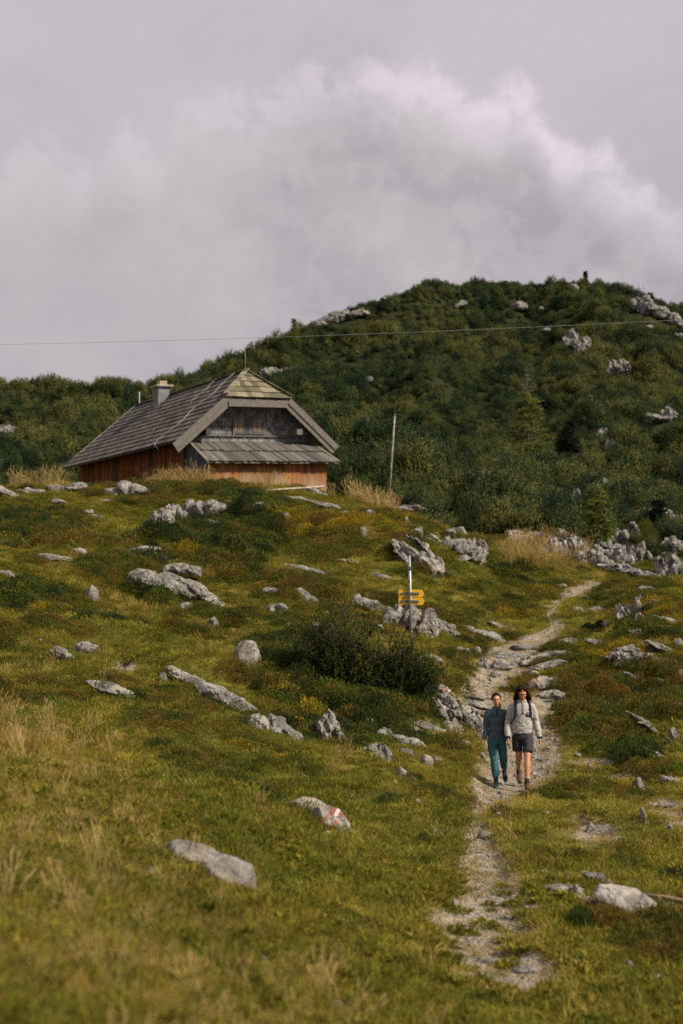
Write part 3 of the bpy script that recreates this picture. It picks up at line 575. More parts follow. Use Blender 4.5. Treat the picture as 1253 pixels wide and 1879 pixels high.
def rockbody(seed, w, h, W2, dp, H2, style):
    r = np.random.default_rng(seed + 5)
    if style in ('round',) or w * h < 380 and style == 'boulder' or w * h < 200:
        P, Fc = rockshape(seed, 5 if w * h > 2500 else 4 if w * h > 260 else 3, style); return P * np.array([W2, dp, H2]), Fc
    nb = {'crag': 6, 'slab': 4, 'boulder': 4}[style]; nb = max(2, min(nb, int(2 + w * h / 350))); mb = MB(); vs, fs, k0 = [], [], 0
    leanx = r.uniform(-.3, .3)
    for k in range(nb):
        f = (k + .5) / nb * 2 - 1 + r.normal() * .12; hh = (1 - .35 * abs(f) ** 2) * r.uniform(.78, 1.0) * (1 if style != 'slab' else .92)
        P, Fc = rockshape(seed * 3 + k * 11, 3, 'boulder' if style == 'slab' else style); wx = (1.7 / nb + .2) * r.uniform(.8, 1.25) * (1.35 if style == 'slab' else 1)
        P = P * np.array([wx, r.uniform(.6, .95), hh]); P[:, 0] += P[:, 2] * leanx * (.5 if style == 'crag' else .15); P = P + np.array([f * .72, r.uniform(-.35, .35), (hh - 1) * .35])
        vs.append(P * np.array([W2, dp, H2])); fs.append(Fc + k0); k0 += len(P)
    V_, F_ = np.concatenate(vs), np.concatenate(fs); me = mesh_np('tmp', V_, F_); o = bpy.data.objects.new('tmp', me); SC.collection.objects.link(o); md = o.modifiers.new('r', 'REMESH'); md.mode = 'VOXEL'
    md.voxel_size = max(min(W2, 1.6 * H2) / (34 if w * h > 1200 else 22), .008); dg = bpy.context.evaluated_depsgraph_get(); dg.update(); m2 = bpy.data.meshes.new_from_object(o.evaluated_get(dg)); bpy.data.objects.remove(o)
    n = len(m2.vertices); co = np.empty(n * 3, np.float32); m2.vertices.foreach_get('co', co); P = co.reshape(-1, 3).astype(float); nm = np.empty(n * 3, np.float32); m2.vertices.foreach_get('normal', nm); Nn = nm.reshape(-1, 3)
    q = P / H2; P = P + Nn * (H2 * (.07 * fbm(q[:, 0] * 2.2, q[:, 1] * 2.2, q[:, 2] * 2.2, 4, seed, .62) - .05 * np.exp(-(fbm(q[:, 0] * 1.4 + 7, q[:, 1] * 1.4, q[:, 2] * .5, 2, seed + 9)) ** 2 / .004)))[:, None]
    q = P / np.array([W2, dp, H2]); q = q * np.array([max(1, W2 / H2), max(1, dp / H2), 1.0]) + .18 * np.stack([fbm(q[:, 0] * 3 + i * 9, q[:, 1] * 3, q[:, 2] * 3, 3, seed + i) for i in range(3)], 1)
    cp = r.uniform(-1, 1, (16, 3)) * np.array([max(1, W2 / H2), max(1, dp / H2), 1.0]); cv = r.uniform(-1, 1, 16); dd = np.sqrt(((q[:, None] - cp[None]) ** 2 * np.array([1.3, 1, .8])).sum(-1)); o2 = np.argsort(dd, 1); d1 = np.take_along_axis(dd, o2[:, :1], 1)[:, 0]; d2 = np.take_along_axis(dd, o2[:, 1:2], 1)[:, 0]
    P = P + Nn * (H2 * (.10 * cv[o2[:, 0]] * sstep(d2 - d1, 0, .1) - .09 * np.exp(-((d2 - d1) / .07) ** 2)))[:, None]
    Fq = [[i for i in p.vertices] for p in m2.polygons]; q4 = np.array([f for f in Fq if len(f) == 4]); q3 = np.array([f for f in Fq if len(f) == 3]); bpy.data.meshes.remove(m2)
    return P, [a for a in (q4, q3) if len(a)]
FOOT = []   # footprints: grass keeps off them
def rock(u, v, w, h, rot=0, style='boulder', label=None, group=None, m_='rock', up=None, depth=None, seed=None, y0=4.0):
    up = (9 if u == 1146 else 5 if (style == 'slab' and w >= 70) else 0) if up is None else up
    seed = int(u * 7 + v * 13) if seed is None else seed
    c = hit(u, v + h * .30, y0); s = c.y / F; W2, H2 = w * s * .54, h * s * (.62 if style != 'round' else .78) + .015
    dp = depth * s * .5 if depth else max(min(W2 * .75, H2 * 2.2), H2 * .7)
    P, Fc = rockbody(seed, w, h, W2, dp, H2, style)
    ca, sa = math.cos(R(rot)), math.sin(R(rot)); X = P[:, 0] * ca - P[:, 2] * sa; Z = P[:, 0] * sa + P[:, 2] * ca; P = np.stack([X, P[:, 1], Z], -1)
    # follow the fall of the ground across the rock's depth
    base = Vector((c.x, c.y + dp * .25, 0)); base.z = float(zt(base.x, base.y)) + up * s + (H2 * .10 if style != 'round' else 0) + min(.05, H2 * .3)
    o = link({'crag': 'rock_outcrop', 'slab': 'flat_rock'}.get(style, 'boulder'), mesh_np('rock', P, Fc, True), M[m_] if isinstance(m_, str) else m_, loc=base)
    nm = {'crag': 'rock outcrop', 'slab': 'rock'}.get(style, 'rock'); tag(o, label, nm, group); FOOT.append((base.x, base.y, W2 * .95, dp * .95, R(rot))); return o
def mark(u, v, ln_px, wd_px, ang, Yh):
    s = Yh / F; a = R(ang); c = unproj(u, v, Yh); return rockmat('limestone_blazed', (.33, .30, .26), (.15, .137, .12), .14, mark=(c, (math.cos(a), 0, math.sin(a)), (-math.sin(a), 0, math.cos(a)), ln_px * s, wd_px * s))
GA, GB, GC, GD, GE, GF, GG = ('small rocks on the left slope', 'rocks on the brow before the hut', 'stones of the rocky path section', 'rocks in the right bank', 'outcrops among the mountain pines', 'cliffs at the foot of the pine slope', 'small stones beside the lower path')
DL = {GA: 'small pale limestone rock poking out of the heath on the left slope', GB: 'low limestone rock half buried in the grassy brow below the hut', GC: 'worn limestone slab bedded in the stony path above the hikers', GD: 'small weathered limestone rock in the heath bank right of the path',
      GE: 'small pale limestone outcrop showing through the dwarf pines on the mountain', GF: 'grey karst rock at the foot of the pine slope beyond the saddle', GG: 'small pale stone lying in the turf beside the lower path'}
b, s, c, r = 'boulder', 'slab', 'crag', 'round'
ROCKS = [
 (85, 882, 55, 20, 8, s, 'mossy flat outcrop at the left end of the hut brow', GB), (52, 901, 46, 17, 0, b, None, GB), (105, 897, 44, 16, 0, b, None, GB), (142, 897, 42, 15, 0, b, None, GB), (12, 906, 55, 20, -25, s, 'sloping grey slab at the left edge of the brow', GB),
 (222, 897, 76, 38, 12, b, 'lumpy grey rock at the foot of dry grass left of the hut corner', GB), (105, 923, 30, 10, 0, b, None, GB), (412, 882, 52, 38, 0, b, 'tall cracked grey rock directly before the lean-to wall', GB), (450, 884, 58, 26, -20, s, 'grey rock sloping down right before the lean-to wall', GB), (525, 886, 46, 16, -5, b, 'low grey rock before the right end of the lean-to', GB),
 (560, 888, 30, 10, -15, b, None, GB), (577, 904, 42, 18, -15, s, 'pitted grey rock below the fallen timbers', GB), (552, 920, 44, 11, -12, s, None, GB), (498, 880, 16, 8, 0, b, None, GB),
 (292, 957, 36, 34, 20, c, 'left block of the big grey outcrop below the hut', GB), (322, 944, 34, 48, 10, c, 'middle block of the big grey outcrop below the hut', GB), (368, 934, 68, 44, 8, c, 'widest block of the big grey outcrop below the hut', GB), (384, 960, 36, 22, 0, b, 'small block under the big grey outcrop below the hut', GB),
 (484, 933, 44, 20, -8, b, 'grey rock above the dark hollow below the hut', GB), (522, 951, 26, 12, 0, b, None, GB),
 (250, 989, 16, 12, 0, b, None, GA), (240, 1011, 62, 19, 8, s, 'low grey rock in russet heath left of the creeping juniper', GA), (146, 1013, 28, 12, -5, b, None, GA), (102, 1025, 46, 13, -8, s, None, GA), (10, 1055, 28, 15, -15, b, None, GA), (90, 962, 20, 8, 0, b, None, GA), (8, 997, 18, 8, 0, b, None, GA),
 (172, 950, 18, 8, 0, b, None, GA), (186, 952, 9, 7, 0, b, None, GA), (168, 1095, 24, 24, -15, r, 'egg-shaped pale stone standing on the left slope', GA), (93, 1078, 14, 9, 0, b, None, GA),
 (298, 1068, 78, 46, -16, s, 'upper left end of the long pale slab on the mid slope', GA), (345, 1086, 88, 44, -24, s, 'middle of the long pale slab on the mid slope', GA), (388, 1104, 44, 24, -22, s, 'rounded lower right end of the long pale slab', GA), (330, 1051, 66, 24, -6, b, 'lumpy grey rock just above the long pale slab', GA), (302, 1028, 15, 12, -30, b, None, GA),
 (342, 1118, 36, 18, -12, r, 'oval pale stone below the long pale slab', GA), (391, 1147, 18, 22, 0, b, 'wedge-shaped stone set upright in the turf', GA), (452, 1206, 44, 50, -12, r, 'large rounded grey boulder alone on the mid slope', GA), (298, 1248, 17, 14, 0, r, 'small round stone at the head of the scree band', GA),
 (118, 1203, 40, 20, -28, s, 'pale flat rock beside a pitted dark one on the left slope', GA), (153, 1191, 40, 22, 5, b, 'pitted dark grey rock on the left slope', GA), (208, 1269, 66, 26, -22, s, 'pale rock sloping down to a blunt nose on the left slope', GA), (103, 1255, 20, 6, -15, b, None, GA),
 (345, 1250, 76, 18, -24, s, 'thin upper end of the long rock band on the slope', GA), (402, 1279, 72, 32, -26, s, 'upper middle part of the long rock band', GA), (447, 1303, 62, 30, -28, s, 'lower middle part of the long rock band', GA), (502, 1336, 84, 42, -24, c, 'broad broken lower end of the long rock band', GA), (562, 1347, 40, 20, -10, b, None, GA), (605, 1336, 40, 60, 8, c, 'upright dark rock face in the bank below the pine shrub', GA),
 (562, 1047, 52, 12, -14, s, 'thin pale arched rock above the heath', GA), (497, 1088, 26, 16, -5, b, None, GA), (508, 1117, 38, 24, 0, b, 'pale lumpy rock in the middle of the slope', GA), (566, 1101, 40, 24, -38, s, 'pale leaning rock left of the sign boards', GA), (610, 1131, 22, 18, -20, b, 'pale rock by the top of the mountain pine', GA), (578, 1149, 22, 10, 10, b, None, GA),
 (655, 1101, 20, 22, -20, b, None, GA), (683, 1109, 58, 28, -12, b, 'grey rock left of the signpost above the pine', GA), (745, 1136, 56, 46, -20, c, 'pale cracked rock directly behind the signpost', GA), (780, 1142, 44, 50, -28, c, 'sloping rock face right of the signpost', GA), (812, 1148, 48, 36, -28, s, 'blunt right end of the rock face by the signpost', GA),
 (692, 1153, 28, 12, 0, b, None, GA), (858, 1158, 54, 22, -5, b, 'grey rock above the path left of its bend', GA), (903, 1168, 54, 20, -18, s, 'low rock running down to the left edge of the path', GA), (845, 1195, 24, 16, 0, b, None, GA), (876, 1197, 16, 14, 0, b, None, GA), (795, 1210, 30, 18, -15, b, 'pale rock at the right end of the pine shrub', GA),
 (750, 1012, 26, 56, 38, c, 'left leaning slab of the rock cluster behind the signpost top', GA), (776, 1005, 26, 52, 38, c, 'middle leaning slab of the rock cluster behind the signpost top', GA), (785, 1035, 40, 48, 25, c, 'broad lower slab of the rock cluster behind the signpost top', GA), (764, 980, 22, 24, 35, b, None, GA), (790, 990, 18, 22, 30, b, None, GA),
 (840, 1003, 66, 42, -12, c, 'big pale crag above the end of the saddle meadow', GA), (868, 1008, 34, 42, -20, c, 'right shoulder of the pale crag above the saddle meadow', GA), (824, 982, 26, 22, 0, b, None, GA), (845, 978, 26, 24, -35, b, None, GA), (848, 1028, 30, 10, 0, b, None, GA),
 (725, 936, 48, 13, 0, s, 'flat rock at the foot of the bare flagpole', GB), (750, 931, 36, 14, 5, s, None, GB), (797, 945, 54, 13, -24, s, 'thin slab running down the skyline right of the flagpole', GB), (676, 942, 14, 9, 0, b, None, GB), (666, 978, 16, 20, -10, b, None, GA), (746, 958, 10, 12, 0, b, None, GA), (686, 944, 8, 6, 0, b, None, GA),
 # rocky stretch of path
 (886, 1216, 22, 28, 0, b, 'upright stone at the left edge of the stony path', GC), (915, 1222, 42, 22, -4, s, 'broad pale slab crossing the stony path', GC), (962, 1220, 50, 16, 5, s, None, GC), (930, 1203, 44, 14, -5, s, None, GC), (988, 1208, 44, 16, 8, s, None, GC), (955, 1190, 36, 10, 5, b, None, GC), (908, 1240, 24, 12, 0, b, None, GC), (1003, 1224, 60, 16, 16, s, 'long tilted slab at the right edge of the stony path', GC), (1030, 1200, 44, 12, 4, s, 'thin slab bridging the turf right of the path', GC), (1042, 1178, 26, 18, 0, b, 'grey rock at the inside of the path bend', GC),
 (975, 1236, 26, 10, 0, b, None, GC), (1005, 1275, 40, 18, 10, s, 'flat pale rock in turf right of the hikers', GC), (1032, 1278, 32, 22, -20, b, None, GC), (940, 1245, 18, 8, 0, b, None, GC), (862, 1225, 14, 12, 0, b, None, GC), (852, 1222, 18, 9, 0, b, None, GC), (925, 1262, 20, 8, 0, b, None, GC), (985, 1190, 20, 8, 0, b, None, GC),
 # left of hikers
 (812, 1297, 42, 52, 25, c, 'tall layered rock at the left end of the outcrop beside the hikers', 'outcrop left of the hikers'), (848, 1312, 52, 42, -30, b, 'rounded leaning block in the outcrop beside the hikers', 'outcrop left of the hikers'), (832, 1336, 36, 28, -10, b, 'dark lower block in the outcrop beside the hikers', 'outcrop left of the hikers'), (866, 1327, 26, 34, 25, s, 'narrow block nearest the hikers in the outcrop', 'outcrop left of the hikers'),
 (856, 1278, 60, 12, -14, s, 'thin layered ledge above the outcrop beside the hikers', 'outcrop left of the hikers'), (872, 1294, 50, 12, -14, s, 'thin layered ledge behind the woman in the blue top', 'outcrop left of the hikers'), (872, 1308, 44, 10, -12, s, None, GC),
 (828, 1368, 28, 22, 5, b, 'left of two pale stones in turf before the outcrop', None), (851, 1367, 24, 14, -5, b, 'right of two pale stones in turf before the outcrop', None), (885, 1353, 20, 18, 0, b, 'white stone beside the woman’s right hand'.replace('’', "'"), None), (886, 1390, 14, 12, 0, b, None, GG),
 (679, 1336, 26, 32, -25, b, 'pointed grey rock topmost of the stack below the pine', None), (701, 1350, 30, 28, 30, b, 'dark grey rock in the middle of the stack below the pine', None), (690, 1382, 44, 38, 15, b, 'broad pale rock lowest of the stack below the pine', None), (752, 1362, 42, 15, -15, s, 'flat rock roofing a hollow right of the rock stack', None), (746, 1382, 30, 20, 0, b, 'squat rock under the flat one right of the rock stack', None),
 (782, 1399, 22, 17, 0, r, 'round grey stone left of the path in short turf', None), (803, 1396, 18, 11, 5, b, 'small pale stone touching the round grey one', None), (737, 1420, 22, 14, 20, b, 'angular stone in short turf left of the path', None), (755, 1431, 15, 7, 0, b, None, GG), (725, 1437, 8, 4, 0, b, None, GG), (772, 1334, 26, 9, -20, s, None, GG), (800, 1340, 40, 8, -25, s, None, GG),
 # right bank
 (1197, 1085, 40, 18, -14, s, 'pale rounded slab on the right skyline below the cliffs', GD), (1098, 1121, 34, 14, 4, b, 'dark pointed rock at the top of the right bank', GD), (1148, 1130, 24, 46, 25, c, 'left block of the cracked rock cluster on the right bank', GD), (1166, 1118, 26, 34, -5, c, 'right block of the cracked rock cluster on the right bank', GD), (1174, 1142, 14, 30, -5, c, 'thin upright block by the cracked cluster on the right bank', GD), (1174, 1102, 8, 16, 0, b, None, GD), (1201, 1110, 20, 18, -30, b, None, GD), (1218, 1160, 26, 16, -25, b, 'dark pitted rock on the right bank', GD), (1245, 1181, 20, 14, -20, b, None, GD),
 (1150, 1207, 42, 42, -48, c, 'steep grooved slab under the yellow heath', GD), (1140, 1216, 40, 12, -20, s, None, GD), (1190, 1214, 42, 22, -28, c, 'broken rock right of the steep grooved slab', GD), (1210, 1224, 22, 26, 0, b, None, GD), (1235, 1222, 22, 26, 0, b, None, GD), (1250, 1242, 16, 18, 0, b, None, GD), (1192, 1193, 18, 9, -30, b, None, GD), (1122, 1272, 6, 10, 0, b, None, GD),
 (1240, 1358, 24, 40, 8, b, 'upright pale boulder at the right edge of the photo', GD), (1180, 1327, 40, 16, -38, s, 'upper of two thin slabs in the right bank heath', GD), (1200, 1345, 34, 14, -35, s, 'lower of two thin slabs in the right bank heath', GD), (1158, 1372, 20, 14, 0, b, None, GD), (1173, 1449, 22, 26, 10, r, 'smooth egg-shaped stone on the pale scree at right', GD), (1231, 1432, 30, 14, -10, b, 'flat grey rock above the pale scree at right', GD), (1215, 1428, 14, 9, 0, b, None, GD), (1225, 1480, 26, 9, 0, s, None, GD),
 (1181, 1503, 13, 24, 5, b, 'small upright stone in turf at right', GD), (1188, 1548, 16, 13, 0, b, None, GD), (1230, 1520, 12, 7, 0, b, None, GD), (1084, 1524, 20, 18, -20, b, 'grey stone in the pale gravel patch', GD), (1060, 1388, 16, 7, 0, b, None, GG), (1085, 1410, 14, 8, 0, b, None, GG),
 (1044, 1613, 10, 16, 20, b, None, GG), (1100, 1615, 42, 20, -25, s, 'pale flat rock above the big boulder at lower right', None), (1129, 1637, 14, 10, 0, b, None, GG), (1036, 1634, 56, 24, -8, s, 'long knobbly rock left of the big boulder', None), (1062, 1644, 26, 34, 15, b, 'hooked end of the knobbly rock by the big boulder', None), (1078, 1660, 18, 18, 0, b, None, GG), (1083, 1675, 26, 12, -30, b, None, GG),
 (1146, 1680, 136, 50, -27, r, 'largest smooth grey boulder at the lower right of the path', None), (1034, 1668, 16, 9, 0, b, None, GG), (1094, 1692, 28, 13, -20, s, None, GG), (1212, 1720, 22, 12, -20, b, None, GG), (1142, 1733, 26, 12, -22, s, None, GG), (1172, 1750, 30, 12, -32, s, None, GG), (1207, 1798, 20, 10, -15, b, None, GG), (1152, 1771, 22, 9, 0, b, 'flat pale stone below the big boulder', None), (1105, 1728, 14, 6, 0, b, None, GG), (998, 1602, 12, 6, 0, b, None, GG), (1014, 1672, 8, 5, 0, b, None, GG),
 (889, 1537, 26, 13, 0, r, 'single round pale stone in the middle of the grassy path', None), (887, 1764, 34, 11, 0, s, 'dark-edged flat stone in the lower gravel path', None), (936, 1769, 28, 9, 0, s, None, GG), (966, 1782, 40, 10, 3, s, 'flat pale stone at the front edge of the gravel path', None), (930, 1686, 24, 7, 0, s, None, GG), (881, 1698, 16, 8, 0, b, None, GG), (810, 1707, 14, 6, 0, b, None, GG), (950, 1678, 14, 5, 0, b, None, GG), (915, 1496, 10, 5, 0, b, None, GG), (655, 1634, 10, 8, 0, b, None, GG), (617, 1853, 24, 14, -15, b, 'blurred pale stone in the near grass at the bottom', None),
 (210, 1347, 10, 7, 0, b, None, GA), (345, 1401, 8, 7, 0, b, None, GA), (47, 1522, 10, 8, 0, b, None, GA), (580, 1495, 8, 6, 0, b, None, GA), (533, 1595, 8, 5, 0, b, None, GA), (556, 1425, 14, 6, -20, b, None, GA),
 (1115, 1150, 26, 14, -15, b, None, GD), (1180, 1168, 40, 18, -25, s, None, GD), (1228, 1140, 34, 16, -20, s, None, GD), (1240, 1120, 20, 12, 0, b, None, GD), (1100, 1180, 24, 10, -10, s, None, GD), (1215, 1195, 40, 16, -28, s, None, GD), (1168, 1246, 34, 16, -30, s, None, GD), (1222, 1262, 40, 18, -30, s, None, GD), (1246, 1300, 24, 26, 0, b, None, GD), (1130, 1310, 26, 12, -25, s, None, GD), (1090, 1235, 24, 12, -15, b, None, GD), (1205, 1388, 34, 14, -30, s, None, GD), (1075, 1345, 22, 10, -20, b, None, GD),
 (1060, 1120, 24, 8, 0, s, None, GD), (1075, 1098, 20, 7, 0, s, None, GD), (425, 925, 30, 14, -10, b, None, GB), (600, 930, 34, 14, -14, s, None, GB), (640, 945, 26, 12, -10, b, None, GB), (200, 920, 34, 12, 0, s, None, GB), (160, 940, 26, 10, 0, b, None, GB), (700, 1060, 30, 12, -15, s, None, GA), (640, 1030, 26, 10, -10, s, None, GA), (590, 1078, 24, 10, -20, b, None, GA), (920, 1150, 30, 10, -15, s, None, GA),
 # foreground boulders
 (350, 1580, 104, 40, -10, 'round', 'upper end of the long arched pale rock in the near dry grass', 'arched rock in the near grass'), (422, 1612, 100, 46, -26, 'round', 'lower end of the long arched pale rock in the near dry grass', 'arched rock in the near grass'),
]
for (u, v, w0, h0, rot, sty, lab, grp) in ROCKS:
    if lab is None: lab = DL[grp]
    if sty == 'crag': w0, h0 = w0 * 1.22, h0 * 1.35
    rock(u, v, w0, h0, rot, sty, lab, grp, 'rock_warm' if sty == 'round' else 'rock', y0=4.0)
# blazed rocks
def blazed(u, v, w0, h0, rot, sty, lab, mu, mv, ln, wd, ang):
    rock(u, v, w0, h0, rot, sty, lab, 'rocks with painted trail marks', mark(mu, mv, ln, wd, ang, hit(u, v + h0 * .3).y))
rock(568, 1488, 84, 26, -16, 'round', 'pale back part of the near rock that carries the red and white mark', 'rocks with painted trail marks', 'rock_warm')
blazed(609, 1512, 84, 32, -46, 'round', 'pale arched rock with a red and white mark in near turf', 606, 1504, 12, 40, -44)
blazed(822, 1276, 42, 24, -40, 'slab', 'rock by the pine shrub with a red and white mark', 819, 1273, 11, 9, -40)
blazed(995, 1256, 58, 24, 12, 'boulder', 'rock right of the path behind the hikers with faded red mark', 990, 1245, 9, 3, 18)
blazed(1030, 1077, 18, 7, 0, 'boulder', 'small distant rock at the path crest with red mark', 1028, 1075, 4, 2, 0)
blazed(1048, 1160, 10, 6, 0, 'boulder', 'tiny stone at the path bend with red mark', 1047, 1159, 3, 2, 0)
blazed(938, 1023, 18, 6, 0, 'slab', 'tiny flat stone in the saddle meadow with pale red mark', 937, 1022, 4, 2, 0)
# cliffs beyond the saddle and outcrops on the mountain
CL = [(957, 986, 44, 30, -10, None), (1013, 1006, 42, 44, 12, 'pale rock face behind the dry grass of the saddle'), (1053, 1000, 34, 66, 12, 'tall fluted rock face at the saddle, tallest of the row'), (1090, 1026, 46, 42, -25, 'sloping grooved rock face right of the tallest one'), (1133, 1018, 48, 42, -20, 'broad grooved rock face below the small larch'), (1137, 984, 30, 32, -15, None), (1161, 975, 20, 32, 0, None),
      (1228, 955, 52, 48, -5, 'jumbled pale crag among shrubs at the right edge'), (1215, 925, 30, 26, 0, None), (1224, 1034, 36, 62, 8, 'tall rounded rock pillar at the right edge'), (1246, 1060, 22, 34, 0, None), (1148, 1050, 60, 16, -14, 'long low rock ledge along the foot of the cliffs'), (1190, 1058, 40, 12, -12, None), (1118, 1040, 30, 12, -15, None), (1132, 908, 66, 46, -32, 'large pale tilted rock in the forest above the cliffs'), (1000, 1012, 16, 20, 0, None), (1075, 985, 20, 26, -10, None), (1110, 1030, 30, 22, -20, None), (1205, 1062, 20, 10, 0, None), (1240, 905, 30, 30, 0, None), (1172, 1015, 36, 34, -15, 'grey rock face just left of the tall bush by the pillar'), (1192, 942, 40, 30, 0, None), (1238, 1000, 34, 28, 0, None), (1092, 975, 26, 30, 0, None), (1028, 975, 24, 24, 0, None), (1110, 1000, 30, 26, -20, None), (985, 985, 26, 20, 0, None)]
for u, v, w0, h0, rot, lab in CL: rock(u, v, w0 * 1.25, h0 * 1.2, rot, c, lab or DL[GF], GF, 'rock_far', y0=60, depth=w0 * 1.1)
HL = [(615, 583, 34, 22, 18, 'pale outcrop left of two on the mountain shoulder'), (655, 578, 32, 15, 8, 'pale outcrop right of two on the mountain shoulder'), (587, 582, 14, 12, 0, None), (954, 568, 24, 14, 8, 'small outcrop below the middle of the summit'), (1053, 532, 16, 9, 0, None), (905, 515, 30, 8, 0, 'pale rock on the mountain skyline'), (845, 562, 16, 10, 15, None), (1050, 622, 22, 30, 15, 'cracked outcrop below the wire, left half'), (1068, 634, 28, 28, 20, 'cracked outcrop below the wire, right half'),
      (1120, 678, 30, 22, 8, 'pale outcrop above the small conifers at right, left half'), (1142, 674, 24, 26, 10, 'pale outcrop above the small conifers at right, right half'), (1186, 560, 36, 30, -28, 'steep bare slab below the dead trees'), (1212, 575, 40, 20, -28, 'long bare slab running down from the dead trees'), (1242, 590, 34, 20, -35, 'bare slab on the skyline at the right edge'), (1247, 622, 18, 26, -20, None), (1225, 760, 26, 28, 0, 'grey outcrop in pines at the right edge'), (1208, 770, 26, 14, 0, None), (1190, 768, 14, 8, 0, None),
      (1106, 800, 24, 26, -15, 'left half of the outcrop right of the dark spruce'), (1122, 814, 22, 24, 0, 'right half of the outcrop right of the dark spruce'), (1070, 772, 10, 10, 0, None), (1000, 860, 40, 26, 0, 'grey outcrop below the tall larch'), (957, 873, 34, 22, 12, 'pale outcrop low in the pines left of the rocks under the larch'), (1040, 880, 26, 20, -20, None), (1058, 912, 24, 34, 0, None), (497, 687, 40, 20, 0, 'left of the two pale outcrops behind the hut ridge'), (545, 689, 50, 24, 12, 'right of the two pale outcrops behind the hut ridge'), (518, 686, 24, 14, 0, None), (15, 794, 36, 22, 0, 'pale outcrop in the pines at the left edge'), (677, 700, 12, 8, 0, None), (704, 545, 14, 7, 0, None), (993, 572, 10, 5, 0, None), (1003, 610, 14, 8, 0, None), (1190, 605, 14, 8, 0, None)]
for u, v, w0, h0, rot, lab in HL: rock(u, v + 4, w0 * 1.1, h0 * 1.15, rot, c, lab or DL[GE], GE, 'rock_far', up=9, y0=82, depth=w0 * .9)
FT = np.array(FOOT)
def off_rocks(x, y, k=1.0):
    ok = np.ones(len(x), bool)
    for i in range(0, len(FT)):
        fx, fy, rx, ry, _ = FT[i]; ok &= ~((((x - fx) / (rx * k)) ** 2 + ((y - fy) / (ry * k)) ** 2) < 1)
    return ok
# ================================================================== SCATTER (uncountable ground cover, instanced)
def gn_scatter(name, pts, rots, scales, idxs, protos, kind='stuff'):
    coll = bpy.data.collections.new(name + '_sources')
    for i, (me) in enumerate(protos):
        o = bpy.data.objects.new('%s_source_%02d' % (name, i), me); coll.objects.link(o)
    me = bpy.data.meshes.new(name); me.vertices.add(len(pts)); me.vertices.foreach_set('co', np.asarray(pts, np.float32).ravel())
    a = me.attributes.new('rot', 'FLOAT_VECTOR', 'POINT'); a.data.foreach_set('vector', np.asarray(rots, np.float32).ravel())
    a = me.attributes.new('scl', 'FLOAT_VECTOR', 'POINT'); a.data.foreach_set('vector', np.asarray(scales, np.float32).ravel())
    a = me.attributes.new('pick', 'INT', 'POINT'); a.data.foreach_set('value', np.asarray(idxs, np.int32))
    o = link(name, me); g = bpy.data.node_groups.new(name, 'GeometryNodeTree')
    g.interface.new_socket('Geometry', in_out='INPUT', socket_type='NodeSocketGeometry'); g.interface.new_socket('Geometry', in_out='OUTPUT', socket_type='NodeSocketGeometry')
    gi, go = g.nodes.new('NodeGroupInput'), g.nodes.new('NodeGroupOutput'); ci = g.nodes.new('GeometryNodeCollectionInfo'); ci.inputs[0].default_value = coll; ci.inputs[1].default_value = True; ci.inputs[2].default_value = True
    io = g.nodes.new('GeometryNodeInstanceOnPoints'); io.inputs['Pick Instance'].default_value = True
    def att(nm, ty):
        n = g.nodes.new('GeometryNodeInputNamedAttribute'); n.data_type = ty; n.inputs['Name'].default_value = nm; return n.outputs['Attribute']
    Lk = g.links.new; Lk(gi.outputs[0], io.inputs['Points']); Lk(ci.outputs[0], io.inputs['Instance']); Lk(att('pick', 'INT'), io.inputs['Instance Index'])
    er = g.nodes.new('FunctionNodeEulerToRotation'); Lk(att('rot', 'FLOAT_VECTOR'), er.inputs[0]); Lk(er.outputs[0], io.inputs['Rotation']); Lk(att('scl', 'FLOAT_VECTOR'), io.inputs['Scale']); Lk(io.outputs[0], go.inputs[0])
    md = o.modifiers.new('scatter', 'NODES'); md.node_group = g
    if kind: tag(o, kind=kind)
    return o
def tri_mesh(name, T, m_):   # T: (n,3,3) separate triangles
    T = np.asarray(T, np.float32); me = mesh_np(name, T.reshape(-1, 3), np.arange(len(T) * 3).reshape(-1, 3)); me.materials.append(m_); return me
def blades(r, n, rad, hl, wd, bend=.5, seg=2):
    """curved grass blades as joined strips"""
    V, Fc = [], []
    for i in range(n):
        a = r.uniform(0, 6.28); rr = rad * math.sqrt(r.uniform()); h = r.uniform(*hl); p = np.array([rr * math.cos(a), rr * math.sin(a), -.02]); da = a + r.normal() * .9; d = np.array([math.cos(da), math.sin(da), 0]); sdv = np.array([-d[1], d[0], 0]); w0 = wd * r.uniform(.6, 1.3); bd = bend * r.uniform(.2, 1.3); k = len(V)
        for j in range(seg + 1):
            t = j / (seg + .0); q = p + np.array([0, 0, h]) * (t - .25 * bd * t * t) + d * h * bd * t * t
            if j < seg: V += [q - sdv * w0 * (1 - t * .6), q + sdv * w0 * (1 - t * .6)]
            else: V.append(q)
        for j in range(seg - 1): Fc += [(k + 2 * j, k + 2 * j + 1, k + 2 * j + 3), (k + 2 * j, k + 2 * j + 3, k + 2 * j + 2)]
        Fc.append((k + 2 * seg - 2, k + 2 * seg - 1, k + 2 * seg))
    return V, Fc
def blade_mesh(name, m_, *a, **k):
    V, Fc = blades(*a, **k); me = mesh_np(name, V, np.array(Fc)); me.materials.append(m_); return me
